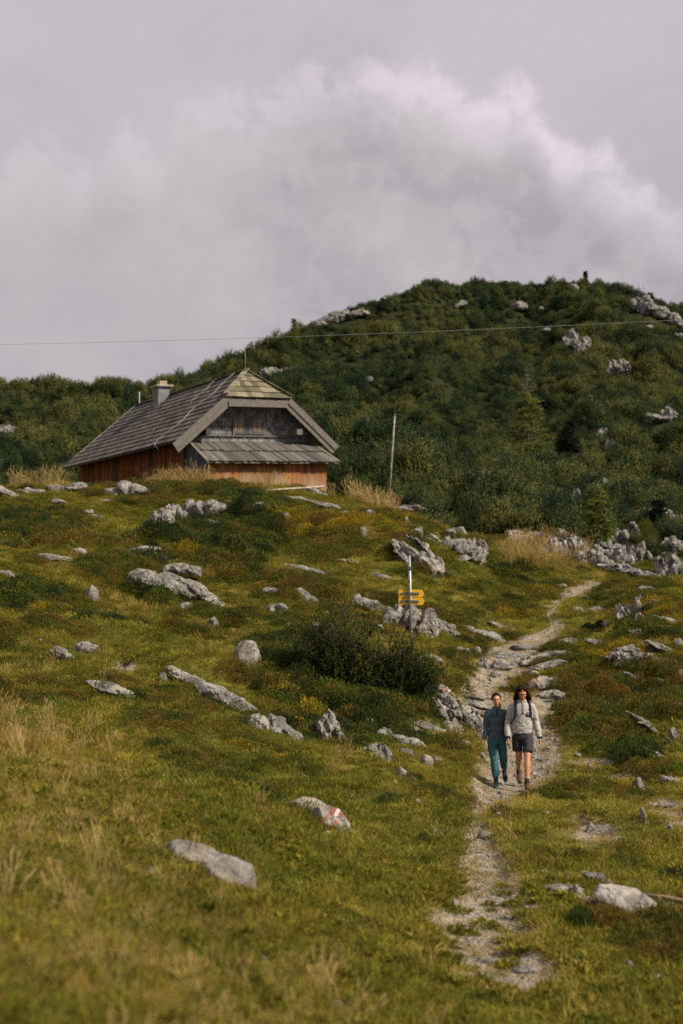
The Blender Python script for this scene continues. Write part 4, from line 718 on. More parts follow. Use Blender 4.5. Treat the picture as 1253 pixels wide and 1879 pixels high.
def stalks(r, n, rad, hl, m_, name):
    V, Fc = [], []
    for i in range(n):
        a = r.uniform(0, 6.28); p = np.array([rad * r.uniform() * math.cos(a), rad * r.uniform() * math.sin(a), -.02]); h = r.uniform(*hl); d = r.normal(size=3) * [.3, .3, 0]; k = len(V); w0 = .0022
        q1 = p + [0, 0, h * .5] + d * h * .25; q2 = p + [0, 0, h] + d * h * .8; s_ = np.array([w0, 0, 0]); V += [p - s_, p + s_, q1 - s_, q1 + s_, q2 - s_, q2 + s_]; Fc += [(k, k + 1, k + 3), (k, k + 3, k + 2), (k + 2, k + 3, k + 5), (k + 2, k + 5, k + 4)]
        for j in range(5):
            c0 = q2 + (q1 - q2) * j * .07; k = len(V); e = r.normal(size=3) * .008; V += [c0 - s_ * 2.5, c0 + s_ * 2.5, c0 + np.array([0, 0, .03]) + e]; Fc.append((k, k + 1, k + 2))
    me = mesh_np(name, V, np.array(Fc)); me.materials.append(m_); return me
def leafy(r, n, rad, h, ls, m_, name, flat=.0, up=.35):
    """dome of small leaves through its volume"""
    a = r.uniform(0, 6.283, n); z = r.uniform(0, 1, n); rr = np.sqrt(1 - z * z) * r.uniform(.55, 1.05, n); lump = 1 + .22 * np.sin(a * 3 + r.uniform(0, 6)) + .15 * np.sin(a * 7)
    P = np.stack([rr * np.cos(a) * rad * lump, rr * np.sin(a) * rad * lump, z * h * r.uniform(.6, 1.1, n)], -1)
    d = P / np.array([rad, rad, h]) + r.normal(size=(n, 3)) * .6; d[:, 2] = np.abs(d[:, 2]) + up; d /= np.linalg.norm(d, axis=1)[:, None]; s_ = np.cross(d, r.normal(size=(n, 3))); s_ /= np.linalg.norm(s_, axis=1)[:, None]; l = (ls * r.uniform(.6, 1.4, n))[:, None]
    T = np.stack([P - s_ * l * .33, P + s_ * l * .33, P + d * l], 1); return tri_mesh(name, T, m_)
def shoots(P, Dv, r, ln, nn, nl, nw):
    """needle shoots: P (k,3) bases, Dv (k,3) axes -> triangles"""
    k = len(P); Dv = Dv / np.linalg.norm(Dv, axis=1)[:, None]; t = r.uniform(.0, 1, (k, nn)); c0 = P[:, None] + Dv[:, None] * (t * ln[:, None])[..., None]
    q = r.normal(size=(k, nn, 3)); q -= (q * Dv[:, None]).sum(-1)[..., None] * Dv[:, None]; q /= np.linalg.norm(q, axis=-1)[..., None]
    d = q * .75 + Dv[:, None] * .8; d /= np.linalg.norm(d, axis=-1)[..., None]; s_ = np.cross(d, Dv[:, None] + q * .0); s_ /= np.linalg.norm(s_, axis=-1)[..., None] + 1e-6; L_n = (nl * r.uniform(.7, 1.2, (k, nn)))[..., None]
    return np.stack([c0 - s_ * nw, c0 + s_ * nw, c0 + d * L_n], 2).reshape(-1, 3, 3)
r_ = np.random.default_rng(3)
PR_ = []
def addp(me): PR_.append(me); return len(PR_) - 1
G_near = [addp(blade_mesh('turf', M['grass'], r_, 95, .13, (.03, .085), .0028, 1.2, 2)) for _ in range(2)] + [addp(blade_mesh('turf', M['grass2'], r_, 90, .14, (.03, .085), .0032, 1.2, 2)) for _ in range(2)]
G_mid = [addp(blade_mesh('turf', M['grass'], r_, 120, .20, (.02, .055), .005, 1.3, 1)) for _ in range(3)] + [addp(blade_mesh('turf', M['grass2'], r_, 120, .20, (.02, .055), .0055, 1.3, 1)) for _ in range(2)]
G_str = [addp(blade_mesh('dry_tuft', M['straw'], r_, 55, .12, (.12, .30), .0024, .8, 3)) for _ in range(3)]
G_strf = [addp(blade_mesh('dry_tuft', M['straw'], r_, 50, .16, (.12, .26), .006, .7, 2)) for _ in range(2)]
G_dry = [addp(blade_mesh('dry_turf', M['drygrass'], r_, 110, .18, (.02, .06), .0045, 1.2, 1)) for _ in range(2)]
G_stk = [addp(stalks(r_, 9, .12, (.25, .48), M['straw2'], 'stalks')) for _ in range(2)]
G_herb = [addp(leafy(r_, 760, .22, .11, .019, M['herb'], 'herb')) for _ in range(3)]
G_dark = [addp(leafy(r_, 760, .22, .13, .02, M['dark'], 'dark')) for _ in range(2)]
G_rust = [addp(leafy(r_, 760, .22, .12, .017, M['rust'], 'rust')) for _ in range(2)]
G_yel = [addp(leafy(r_, 760, .24, .12, .017, M['yellow'], 'yel')) for _ in range(1)]
G_lg = [addp(leafy(r_, 160, .10, .05, .030, M['grass2'], 'broadleaf', up=.1)) for _ in range(2)]
PR_N = PR_

def samples(Ya, Yb, dens, pad=1.5):
    A = (.30 * (Yb**2 - Ya**2) / 1 + 2 * pad * (Yb - Ya)); n = int(A * dens); y = np.sqrt(rng.uniform(Ya**2, Yb**2, n)); x = rng.uniform(-1, 1, n) * (.27 * y + pad); return x, y
def zones(u, v, lst):
    m = np.zeros_like(u)
    for a, b_, ru, rv in lst: m = np.maximum(m, 1.2 - np.hypot((u - a) / ru, (v - b_) / rv))
    return m
Z_dark = [(450, 938, 75, 32), (345, 985, 95, 26), (440, 1000, 80, 24), (620, 1320, 140, 50), (750, 1310, 90, 40), (950, 1062, 60, 16), (900, 1040, 30, 14), (30, 965, 60, 22), (60, 1095, 60, 20),  (690, 1470, 40, 8), (1180, 1160, 60, 20), (560, 1200, 80, 40), (280, 1090, 40, 24), (530, 1280, 60, 26), (1010, 1290, 30, 20), (1150, 1390, 60, 18),]
Z_rust = [(590, 1000, 90, 36), (230, 1050, 90, 30), (400, 1030, 80, 26), (1110, 1290, 110, 70), (1190, 1270, 90, 60), (1200, 1730, 70, 60), (740, 1020, 30, 24), (330, 900, 120, 16), (430, 1245, 60, 12), (860, 1265, 30, 14), (1130, 1700, 80, 14), (1200, 1420, 50, 16), (560, 1090, 60, 24), (470, 1060, 70, 24), (100, 990, 80, 18)]
Z_yel = [(540, 960, 60, 22), (1120, 1195, 50, 14), (1200, 1120, 60, 14), (620, 960, 60, 18), (560, 985, 50, 16), (720, 960, 40, 14), (1240, 1135, 40, 12)]
Z_strw = [(395, 888, 80, 14), (290, 905, 60, 12), (1010, 1010, 70, 16), (1050, 1045, 40, 8), (700, 905, 40, 8), (60, 880, 50, 10), (955, 995, 30, 12)]
PTS, RT, SCL, IX = [], [], [], []
def put(x, y, z, ids, smin, smax, tilt=.15, zs=1.0):
    n = len(x)
    if not n: return
    sc_ = rng.uniform(smin, smax, n)[:, None] * np.array([1, 1, zs]); PTS.append(np.stack([x, y, z], -1)); SCL.append(sc_ * rng.uniform(.85, 1.15, (n, 3)))
    RT.append(np.stack([rng.normal(0, tilt, n), rng.normal(0, tilt, n), rng.uniform(0, 6.28, n)], -1)); IX.append(rng.choice(ids, n))
def field(x, y):
    # grass keeps a little further off stone than its footprint
    z = zt(x, y); u, v = proj(x, y, z); pm_ = pathmask(u, v); pn = pm_ + .5 * fbm(x / .5, y / .7, o=3, seed=77, g=.6)
    hutk = ((x - HB.x) * ct + (y - HB.y) * st_); hutd = (-(x - HB.x) * st_ + (y - HB.y) * ct); inh = (np.abs(hutk + .0) < 3.4) & (np.abs(hutd - .6) < 9.2)
    ok = off_rocks(x, y, .78) & (y < fbound(u) - .5) & ~inh; return z, u, v, pn, ok, pm_
for (Ya, Yb, dn, kind_) in ((4.2, 9, 260, 0), (9, 15, 150, 0), (15, 26, 85, 1), (26, 42, 46, 2), (42, 70, 24, 2)):
    x, y = samples(Ya, Yb, dn); z, u, v, pn, ok, pm_ = field(x, y)
    k = rng.uniform(0, 1, len(x)); vl = 1290 + .71 * u; sw = sstep(v - vl + 90 * fbm(x / .9, y / 1.2, o=3, seed=51), -90, 110) * .74
    nb = fbm(x / 1.3, y / 1.8, o=3, seed=61); sw = np.maximum(sw, sstep(nb, .22, .5) * .30); sw = np.maximum(sw, sstep(zones(u, v, Z_strw), .1, .5) * .9); sw *= (1 - sstep(pn, .3, .6) * .9); sw = np.maximum(sw, sstep(pm_, .0, .35) * .5); wornv = (v > 1455) & (pn > .2)
    sw[(u > 650) & (y < 30)] *= .35
    hz = fbm(x / 1.9, y / 2.6, o=3, seed=71); isn = v - vl > 40
    hw = sstep(hz, .05, .3) * .85 * sstep(y, 14, 24); hw = np.maximum(hw, sstep(zones(u, v, Z_dark + Z_rust + Z_yel), .0, .4)); hw *= (1 - sstep(pn, -.05, .25)); hw[(u > 860) & (v > 1010) & (v < 1100) & (u < 1100)] *= .3
    pthin = np.where(pn > .42, np.where(v > 1455, .16, .04), np.where(pn > .2, .5, 1.0)); ok &= k < pthin
    k2 = rng.uniform(0, 1, len(x)); isH = ok & (k2 < hw * .55); isS = ok & ~isH & (rng.uniform(0, 1, len(x)) < sw); isG = ok & ~isH & ~isS; isT = isG & (rng.uniform(0, 1, len(x)) < .07 + .35 * sstep(fbm(x / 1.1, y / 1.6, o=3, seed=131), .05, .4) + .25 * (pm_ > .02)); isG &= ~isT; put(x[isT], y[isT], z[isT], G_dry, .8, 1.3 if Yb < 42 else 1.8, .25, .8)
    zr_, zy_, zd_ = zones(u, v, Z_rust) + .25 * hz, zones(u, v, Z_yel), zones(u, v, Z_dark); rr_ = rng.uniform(0, 1, len(x))
    rustp = np.where(zy_ > np.maximum(zr_, zd_), .35, np.where(zr_ > np.maximum(zd_, 0.05), .7, np.where(zd_ > .1, .08, sstep(fbm(x / 2.5, y / 3, o=2, seed=91), -.05, .4) * .35))); yelp = np.where(zy_ > .1, .6, .03)
    isR = isH & (rr_ < rustp); isY = isH & ~isR & (rr_ < rustp + yelp); isD = isH & ~isR & ~isY; isK = isD & (rng.uniform(0, 1, len(x)) < np.where(zd_ > .2, .45, .2)); isD &= ~isK
    near = kind_ == 0; gi_ = G_near if near else G_mid; fs = {0: 1.0, 1: 1.05, 2: 1.35}[kind_] * (1.0 if Yb < 50 else 1.25)
    low = np.where(pm_ > .05, .6, 1.0); isSl = isS & (pm_ > .0) & (v > 1100); isS = isS & ~isSl; put(x[isSl], y[isSl], z[isSl], G_dry, .45 * fs, .9 * fs, .25, .6)
    put(x[isG & (low == 1)], y[isG & (low == 1)], z[isG & (low == 1)], gi_, .8 * fs, 1.5 * fs, .2, 1.0 if kind_ < 2 else .75); put(x[isG & (low < 1)], y[isG & (low < 1)], z[isG & (low < 1)], gi_, .45 * fs, .8 * fs, .2, .5)
    put(x[isS], y[isS], z[isS], G_str if near else G_strf, .28, .58 if Yb < 42 else 1.5, .25)
    if near:
        s5 = isS & (rng.uniform(0, 1, len(x)) < .10); put(x[s5], y[s5], z[s5], G_stk, .3, .65, .3); s6 = ok & (rng.uniform(0, 1, len(x)) < .30); put(x[s6], y[s6], z[s6], G_lg, .6, 1.4, .2)
    elif kind_ == 1: s5 = isS & (rng.uniform(0, 1, len(x)) < .3); put(x[s5], y[s5], z[s5], G_stk, .4, .8, .25)
    hs = {0: .7, 1: .9, 2: 1.3}[kind_] * (1 if Yb < 50 else 1.25); bump = np.where(zones(u, v, Z_dark + Z_rust) > .35, 1.9, 1.0)
    for sel, ids in ((isR, G_rust), (isY, G_yel), (isD, G_herb), (isK, G_dark)):
        for big in (1.0, 1.9):
            q = sel & (bump == big); put(x[q], y[q], z[q] - .01, ids, .65 * hs, 1.45 * hs, .2, 1.0 * (1 if big == 1 else 1.7))
# tall dry grass against the hut wall and at the foot of the cliffs
for (ua, ub, va, vb_, n_, s0_, s1_) in ((285, 400, 872, 900, 230, 1.0, 2.0), (340, 372, 872, 890, 40, 1.6, 2.6), (30, 110, 878, 892, 60, 1.3, 2.2), (940, 1070, 992, 1040, 420, 1.0, 2.0), (650, 730, 905, 922, 90, 1.2, 2.2), (450, 600, 884, 900, 60, 1.0, 1.8)):
    P_ = [hit(a, b_, 30, 75) for a, b_ in zip(rng.uniform(ua, ub, n_ // 3), rng.uniform(va, vb_, n_ // 3))]
    if ub < 610: P_ = [Vector((p.x * 60.5 / p.y, 60.5, 0)) if p.y > 61.5 else p for p in P_]
    px_ = np.repeat([p.x for p in P_], 3) + rng.normal(0, .3, 3 * len(P_)); py_ = np.repeat([p.y for p in P_], 3) + rng.normal(0, .3, 3 * len(P_)); put(px_, py_, zt(px_, py_), G_strf + G_stk, s0_, s1_, .2)
print('cover', sum(map(len, PTS)))
gn_scatter('alpine_meadow_grass', np.concatenate(PTS), np.concatenate(RT), np.concatenate(SCL), np.concatenate(IX), PR_N)
# loose stones on the path
D_, F_ = ico(1); peb = []
for k in range(5):
    P = D_ * (1 + .25 * rng.normal(size=(len(D_), 1))) * np.array([1, .8, .55]); me = mesh_np('pebble', P, F_); me.materials.append(M['rock_warm']); peb.append(me)
xs, ys = [], []
for Ya, Yb, dn in ((8, 16, 420), (16, 36, 260), (36, 60, 90)): x, y = samples(Ya, Yb, dn); xs.append(x); ys.append(y)
x, y = np.concatenate(xs), np.concatenate(ys); z = zt(x, y); u, v = proj(x, y, z); pn = pathmask(u, v) + .5 * fbm(x / .5, y / .7, o=3, seed=77, g=.6)
q = (rng.uniform(0, 1, len(x)) < np.clip(pn * 1.5 - .25, .008, 1)) ; x, y, z = x[q], y[q], z[q]; n = len(x); sz = .008 * np.exp(rng.exponential(.48, n)); sz = np.minimum(sz, .07); sz = np.where(pn[q] < .2, np.minimum(sz * rng.uniform(1.2, 3.5, n), .07), sz); sz = np.where((y < 23) & (pn[q] >= .2), np.minimum(sz, .024), sz)
gn_scatter('loose_gravel', np.stack([x, y, z + sz * .1], -1), rng.uniform(0, 6.28, (n, 3)) * [.1, .1, 1], sz[:, None] * np.ones(3), rng.integers(0, 5, n), peb); print('pebbles', n)

# ================================================================== DWARF PINE FOREST on the mountain
def pinebush(r, nsh, rad, h, nn, nl, nw, fill=220, upb=.9):
    a = r.uniform(0, 6.283, nsh); z = r.uniform(0, 1, nsh) ** .8; rr = np.sqrt(1 - z * z * .9) * r.uniform(.6, 1.0, nsh); lump = 1 + .2 * np.sin(2 * a + r.uniform(0, 6)) + .14 * np.sin(5 * a + r.uniform(0, 6))
    P = np.stack([rr * np.cos(a) * rad * lump, rr * np.sin(a) * rad * lump, (z * r.uniform(.7, 1.0, nsh)) * h], -1); d = np.stack([np.cos(a) * rr * .7, np.sin(a) * rr * .7, np.full(nsh, upb)], -1) + r.normal(size=(nsh, 3)) * .18
    T = shoots(P, d, r, r.uniform(.22, .5, nsh) * h / 1.7, nn, nl, nw)
    P2 = r.normal(size=(fill, 3)); P2 /= np.linalg.norm(P2, axis=1)[:, None]; P2 *= r.uniform(.3, .8, fill)[:, None] * [rad, rad, h]; P2[:, 2] = np.abs(P2[:, 2]); e1, e2 = r.normal(size=(fill, 3)) * .17, r.normal(size=(fill, 3)) * .17
    return np.concatenate([T, np.stack([P2, P2 + e1, P2 + e2], 1)])
pp = [tri_mesh('dwarf_pine_source', pinebush(r_, 260, 1.15, 1.5, 13, .13, .020), M['pine']) for _ in range(6)] + [tri_mesh('dwarf_pine_source', pinebush(r_, 200, .75, 2.0, 13, .13, .020), M['pine']) for _ in range(2)]
X, Yy = [], []
for Ya, Yb, sp in ((62, 110, .82), (110, 170, 1.0), (170, 320, 1.2)):
    gx, gy = np.meshgrid(np.arange(-.36 * Yb, .36 * Yb, sp), np.arange(Ya, Yb, sp)); gx, gy = gx.ravel(), gy.ravel(); gx = gx + rng.uniform(-.5, .5, len(gx)) * sp; gy = gy + rng.uniform(-.5, .5, len(gy)) * sp; q = np.abs(gx) < .285 * gy + 3; X.append(gx[q]); Yy.append(gy[q])
x, y = np.concatenate(X), np.concatenate(Yy); z = zt(x, y); u, v = proj(x, y, z); q = (y > fbound(u) + 1.0) & off_rocks(x, y, .95); 
q &= ~((np.abs((x - HB.x) * ct + (y - HB.y) * st_) < 5.5) & (np.abs(-(x - HB.x) * st_ + (y - HB.y) * ct) < 10.5))
dens = fbm(x / 9, y / 12, o=3, seed=44); q &= rng.uniform(0, 1, len(x)) < np.clip(1.2 + dens * 1.0, .88, 1); x, y, z, dens, u = x[q], y[q], z[q], dens[q], u[q]; n = len(x)
sc = rng.uniform(.60, 1.02, n) * (1 + 1.0 * np.clip(fbm(x / 4.5, y / 6, o=2, seed=46), -.45, .6)); edge_ = 1 - .35 * (1 - sstep(y - fbound(u), 0, 8)); sc *= edge_
# keep the nearest shrubs lower where rock faces stand
for i in range(len(FT)):
    fx, fy, rx, ry, _ = FT[i]
    if fy < 64: continue
    inf = (np.abs(x - fx) < rx + .5) & (y < fy) & (y > fy - ry - (5.5 if fy < 100 else 3)); sc[inf] *= (.42 if fy < 100 else .5)
S3 = np.stack([sc * rng.uniform(.9, 1.25, n), sc * rng.uniform(.9, 1.25, n), sc * rng.uniform(.8, 1.15, n)], -1)
gn_scatter('dwarf_pine_forest', np.stack([x, y, z - .1], -1), np.stack([rng.normal(0, .08, n), rng.normal(0, .08, n), rng.uniform(0, 6.28, n)], -1), S3, np.where(rng.uniform(0, 1, n) < .82, rng.integers(0, 6, n), rng.integers(6, 8, n)), pp); print('pines', n)

# ================================================================== INDIVIDUAL TREES
def conifer(name, u, v, hpx, wpx, m_, label, seed, dens=1.0, dead=0.0, droop=.25, cat='tree', group=None, y0=66, bare=False, Yf=None):
    if Yf: bb_ = unproj(u, v, Yf); base = Vector((bb_.x, Yf, float(zt(bb_.x, Yf))))
    else: base = hit(u, v, y0)
    r = np.random.default_rng(seed); s = base.y / F; Hh = hpx * s; Rr = wpx * s * .5; t = thing(name, base, label, cat, group)
    mb = MB(); lean = r.normal(size=2) * .02 * Hh; mb.tube([(lean[0] * k / 6, lean[1] * k / 6, -.3 + (Hh + .3) * k / 6, max(.016 * Hh * (1 - k / 6.3), .02)) for k in range(7)], 7)
    bp, bd, bl = [], [], []; dd_ = MB(); z = Hh * .06
    while z < Hh * .97:
        fz = z / Hh; rad = Rr * (1 - fz) ** .75 * (1.0 if fz > .12 else .7) + .05 * Rr
        for j in range(int(r.integers(4, 7))):
            a = r.uniform(0, 6.283); ln = rad * r.uniform(.65, 1.12); c0 = np.array([lean[0] * fz, lean[1] * fz, z + r.uniform(-.1, .1)]); tip = c0 + np.array([math.cos(a) * ln, math.sin(a) * ln, ln * (.15 - droop)])
            if bare or fz > 1 - dead:
                dd_.tube([(*c0, .018 * Hh / 8), (*((c0 + tip) / 2 + np.array([0, 0, -.03 * ln])), .012 * Hh / 8), (*(tip + np.array([0, 0, .12 * ln])), .006 * Hh / 8)], 4)
                continue
            mb.tube([(*c0, .02), (*tip, .008)], 4); ns = max(3, int(ln * 14 * dens / max(1, s / .05))); tt = r.uniform(.12, 1, ns)[:, None] ** .8; p = c0 + (tip - c0) * tt + r.normal(size=(ns, 3)) * [.13, .13, .05] * ln ** .5
            bp.append(p); bd.append(np.stack([np.cos(a + r.normal(size=ns) * .9), np.sin(a + r.normal(size=ns) * .9), r.normal(size=ns) * .3 - droop * .6 + .1], -1)); bl.append(r.uniform(.18, .4, ns))
        z += Hh * r.uniform(.028, .045)
    mb.build('trunk', M['bark'] if not bare else M['dead'], t)
    if bp:
        P, D2, Ln = np.concatenate(bp), np.concatenate(bd), np.concatenate(bl); sca = max(1.0, s / .035); me = tri_mesh('crown', shoots(P, D2, r, Ln, 12, .15 * sca ** .5, .022 * sca ** .6), m_); link('crown', me, None, t)
    if dd_.V: dd_.build('dead_branches', M['dead'], t)
    return t
conifer('larch_tree', 970, 842, 205, 92, M['larch'], 'tall pale green larch with a bare grey top on the mountain slope', 5, 1.3, .22, .15, Yf=128)
conifer('spruce_tree', 1043, 838, 116, 62, M['spruce'], 'dark narrow spruce right of the tall larch', 6, 3.0, 0, .3, Yf=124)
conifer('larch_tree', 1100, 1000, 112, 62, M['larch'], 'young pale larch growing out of the cliffs at the right', 8, 1.1, 0, .1, Yf=68)
conifer('larch_tree', 895, 830, 45, 26, M['larch'], 'small pale larch sapling left of the tall larch', 9, 1.0, 0, .15, Yf=134)
conifer('spruce_tree', 1075, 528, 30, 6, M['spruce'], 'little spruce on the highest point of the skyline', 10, .12, 0, .2, Yf=284)
conifer('dead_tree', 1172, 545, 48, 16, None, 'left of two bare dead trees on the skyline', 11, bare=True, Yf=278, group='dead trees on the skyline'); conifer('dead_tree', 1181, 547, 50, 18, None, 'right of two bare dead trees on the skyline', 12, bare=True, Yf=277, group='dead trees on the skyline')
conifer('spruce_tree', 1192, 556, 26, 20, M['spruce'], 'little spruce right of the dead trees', 13, Yf=282); conifer('spruce_tree', 48, 722, 36, 22, M['spruce'], 'small spruce on the skyline at the far left', 14, Yf=215)
conifer('spruce_tree', 205, 768, 26, 18, M['spruce'], 'small pointed spruce on the slope behind the hut roof', 15, Yf=195) if False else None
conifer('larch_tree', 540, 668, 58, 20, M['larch'], 'slim pale conifer on the slope above the hut', 16, 1.0, 0, .2, Yf=214); conifer('spruce_tree', 927, 524, 22, 12, M['spruce'], 'tiny conifer on the middle of the skyline', 17, Yf=284); conifer('spruce_tree', 943, 524, 16, 10, M['spruce'], 'tinier conifer on the skyline just right of the middle one', 18, Yf=284)
conifer('spruce_tree', 1210, 1000, 70, 30, M['spruce'], 'dark young conifer between the crags at the right edge', 19, Yf=72)

# ================================================================== MOUNTAIN PINE below the signpost, shrubs on the slope
def near_pine(name, u0, u1, vb, vt, Yc, label, cat='shrub', seed=1, n=620, group=None):
    r = np.random.default_rng(seed); base = hit((u0 + u1) / 2, vb - 6); Yc = base.y; s = Yc / F; Wd = (u1 - u0) * s / 2; Ht = (vb - vt) * s; t = thing(name, base, label, cat, group); br = MB(); P, Dn, Ln = [], [], []
    nb = 46
    for k in range(nb):
        f = (k + .5) / nb * 2 - 1; root = np.array([.25 * f * Wd + r.normal() * .1, r.normal() * .12, .02]); yy_ = r.uniform(-.8, .8) * Wd * .55; top_ = Ht * (.6 + .4 * math.cos(f * 1.35 + .25)) * r.uniform(.42, 1.38) * (1 - .35 * abs(yy_) / (Wd * .55))
        tip = np.array([f * Wd * r.uniform(.75, 1.0), yy_, top_]); mid = (root + tip) / 2 + np.array([f * Wd * .15, yy_ * .2, -top_ * .22]); pts = [(1 - q) ** 2 * root + 2 * q * (1 - q) * mid + q * q * tip for q in np.linspace(0, 1, 7)]
        for q_ in pts: q_[2] = max(q_[2], float(zt(base.x + q_[0], base.y + q_[1])) - base.z + .06)
        br.tube([(*p, .028 * (1 - i / 8)) for i, p in enumerate(pts)], 5)
        for j in range(n // nb):
            q = r.uniform(.18, 1.0); i = min(int(q * 6), 5); p = pts[i] + (pts[i + 1] - pts[i]) * (q * 6 - i); o_ = r.normal(size=3) * [.16, .16, .10]; e = p + o_ + [0, 0, .05]
            br.tube([(*p, .007), (*e, .005)], 3); P.append(e); Dn.append([f * .45 + r.normal() * .35, r.normal() * .35 - .15, 1.0]); Ln.append(r.uniform(.08, .17))
    br.build('branches', M['twig'], t); T = shoots(np.array(P), np.array(Dn), r, np.array(Ln), 40, .050, .0062); link('needles', tri_mesh('needles', T, M['pine_near']), None, t); FOOT.append((base.x, base.y, Wd * .5, .3, 0)); return t
near_pine('mountain_pine', 655, 805, 1284, 1204, 31.6, 'right half of the dark mountain pine, spreading below the signpost', seed=3, n=1900, group='mountain pine thicket below the signpost')
near_pine('mountain_pine', 535, 700, 1264, 1138, 32.4, 'taller left half of the dark mountain pine thicket', seed=4, n=2100, group='mountain pine thicket below the signpost')
def dome(name, u, v, wpx, hpx, m_, label, seed, n=2600, ls=.045, cat='shrub', group=None):
    c = hit(u, v); s = c.y / F; r = np.random.default_rng(seed); W2, H2 = wpx * s / 2, hpx * s; parts = []
    for k in range(7):
        a = r.uniform(-1, 1); ox, oy = a * W2 * .62, r.uniform(-.5, .5) * W2 * .6; rad = W2 * r.uniform(.35, .55); hh = H2 * (1 - .4 * abs(a)) * r.uniform(.7, 1.05); q = n // 7
        al = r.uniform(0, 6.283, q); z = r.uniform(0, 1, q); rr = np.sqrt(1 - z * z) * r.uniform(.6, 1.05, q); P = np.stack([ox + rr * np.cos(al) * rad, oy + rr * np.sin(al) * rad, z * hh], -1); P[:, 2] += zt(c.x + P[:, 0], c.y + P[:, 1]) - c.z
        d = r.normal(size=(q, 3)) * .6 + np.stack([np.cos(al) * rr, np.sin(al) * rr, z + .5], -1); d /= np.linalg.norm(d, axis=1)[:, None]; sv = np.cross(d, r.normal(size=(q, 3))); sv /= np.linalg.norm(sv, axis=1)[:, None]; l = ls * r.uniform(.6, 1.4, q)[:, None]; parts.append(np.stack([P - sv * l * .3, P + sv * l * .3, P + d * l], 1))
    return tag(link(name, tri_mesh(name, np.concatenate(parts), m_), loc=c), label, cat, group)
SH = [(345, 995, 150, 34, 'dark', 'wide creeping dark juniper mat under the big outcrop'), (450, 955, 95, 46, 'dark', 'dark rounded shrub right of the big outcrop below the hut'), (585, 1000, 70, 34, 'rust', 'russet heath shrub in the hollow below the timbers'), (620, 975, 60, 26, 'yellow', 'yellow-green heath cushion above the russet one'), (525, 985, 70, 30, 'rust', 'russet and green shrub beside the dark rounded one'),
      (500, 985, 110, 44, 'dark', 'large dark shrub filling the hollow below the hut'), (570, 962, 80, 30, 'rust', 'russet shrub on the rim of the hollow below the hut'),
      (215, 1062, 90, 34, 'rust', 'russet shrub left of the long pale slab'), (395, 1048, 80, 28, 'rust', 'russet shrub right of the lumpy grey rock'), (1110, 1290, 120, 60, 'rust', 'big russet shrub on the bank right of the hikers'), (1200, 1280, 90, 40, 'rust', 'russet shrub near the right edge of the bank'), (1120, 1205, 70, 22, 'yellow', 'yellow heath cushion above the steep grooved slab'), (1090, 1160, 50, 22, 'dark', 'dark cushion shrub below the pointed rock'),
      (950, 1072, 60, 22, 'dark', 'dark shrub overhanging the ledge before the path crest'), (905, 1048, 40, 16, 'dark', 'dark low shrub on the edge of the saddle bank'), (1075, 1265, 60, 28, 'herb', 'green shrub right of the blazed rock'), (740, 1300, 90, 30, 'herb', 'leafy green shrub under the right half of the pine'), (620, 1300, 110, 26, 'herb', 'leafy green shrub under the left half of the pine'), (660, 1360, 50, 30, 'herb', 'green shrub left of the rock stack'), (40, 975, 80, 24, 'herb', 'dark green shrub at the left edge below the brow'), (1200, 1730, 60, 26, 'rust', 'russet shrub below the big smooth boulder'),
      (1180, 1010, 70, 60, 'herb', 'tall green bush between the cliffs and the right pillar'), (1000, 985, 60, 30, 'grass2', 'pale green bush above the dry grass of the saddle'), (1030, 1300, 40, 18, 'herb', 'low green cushion right of the man in the grey fleece'), (1145, 1370, 60, 22, 'herb', 'green cushion shrub in the middle of the right bank')]
for i, (u, v, wp, hp_, mk, lab) in enumerate(SH): dome('heath_shrub', u, v, wp, hp_, M[mk], lab, 100 + i, int(3500 + wp * hp_ * 2.2), .030, group='shrubs on the alpine slope')

# ================================================================== SIGNPOST, FLAGPOLE, CABLE, TIMBERS
sb = unproj(756, 1222, 34.2); sb.z = float(zt(sb.x, sb.y)); sg = thing('signpost', sb, 'thin galvanised signpost rising from behind the mountain pine', 'signpost'); s = 34.2 / F
topv = unproj(751, 1021, 34.2) - sb
MB().tube([(0, 0, -.1, .033), (topv.x * .5, 0, topv.z * .5, .033), (topv.x, 0, topv.z, .033)], 12).build('post', M['metal'], sg, True)
def pw(u, v): q = unproj(u, v, 34.2) - sb; return q.x, q.z
for k, (va, vb_) in enumerate(((1082, 1095.5), (1096.8, 1110))):
    x0_, z1_ = pw(731.5, va); x1_, z0_ = pw(775 if k == 0 else 776, vb_); xt = x1_ + .045; zm = (z0_ + z1_) / 2; y_ = -.045 - .06 ; y_ = .045
    V = [(x0_, z0_), (x1_, z0_), (xt, zm), (x1_, z1_), (x0_, z1_)]; mb = MB(); mb.add([(a, y_, b_) for a, b_ in V] + [(a, y_ + .006, b_) for a, b_ in V], [(0, 1, 2, 3, 4), (9, 8, 7, 6, 5)] + [(i, i + 5, (i + 1) % 5 + 5, (i + 1) % 5) for i in range(5)])
    bd_ = mb.build('sign_board', M['sign'], sg); bx0, _z = pw(735.5, 1090); bx1, _z = pw(769, 1090)
    MB().box(bx0, bx1, y_ - .022, y_ - .003, zm - .022, zm + .022).build('rail', M['metal_dark'], bd_)
    cx_ = topv.x * (zm / topv.z); MB().box(cx_ - .045, cx_ + .045, -.045, .028, zm - .028, zm + .028).build('clamp', M['metal_dark'], bd_)
x_, z_ = pw(751.5, 1066); MB().box(x_ + .02, x_ + .06, -.02, .02, z_ - .035, z_ + .035).build('sign_board', M['sign'], sg); MB().box(x_ - .045, x_ + .019, -.045, .045, z_ - .02, z_ + .02).build('clamp', M['metal_dark'], sg)
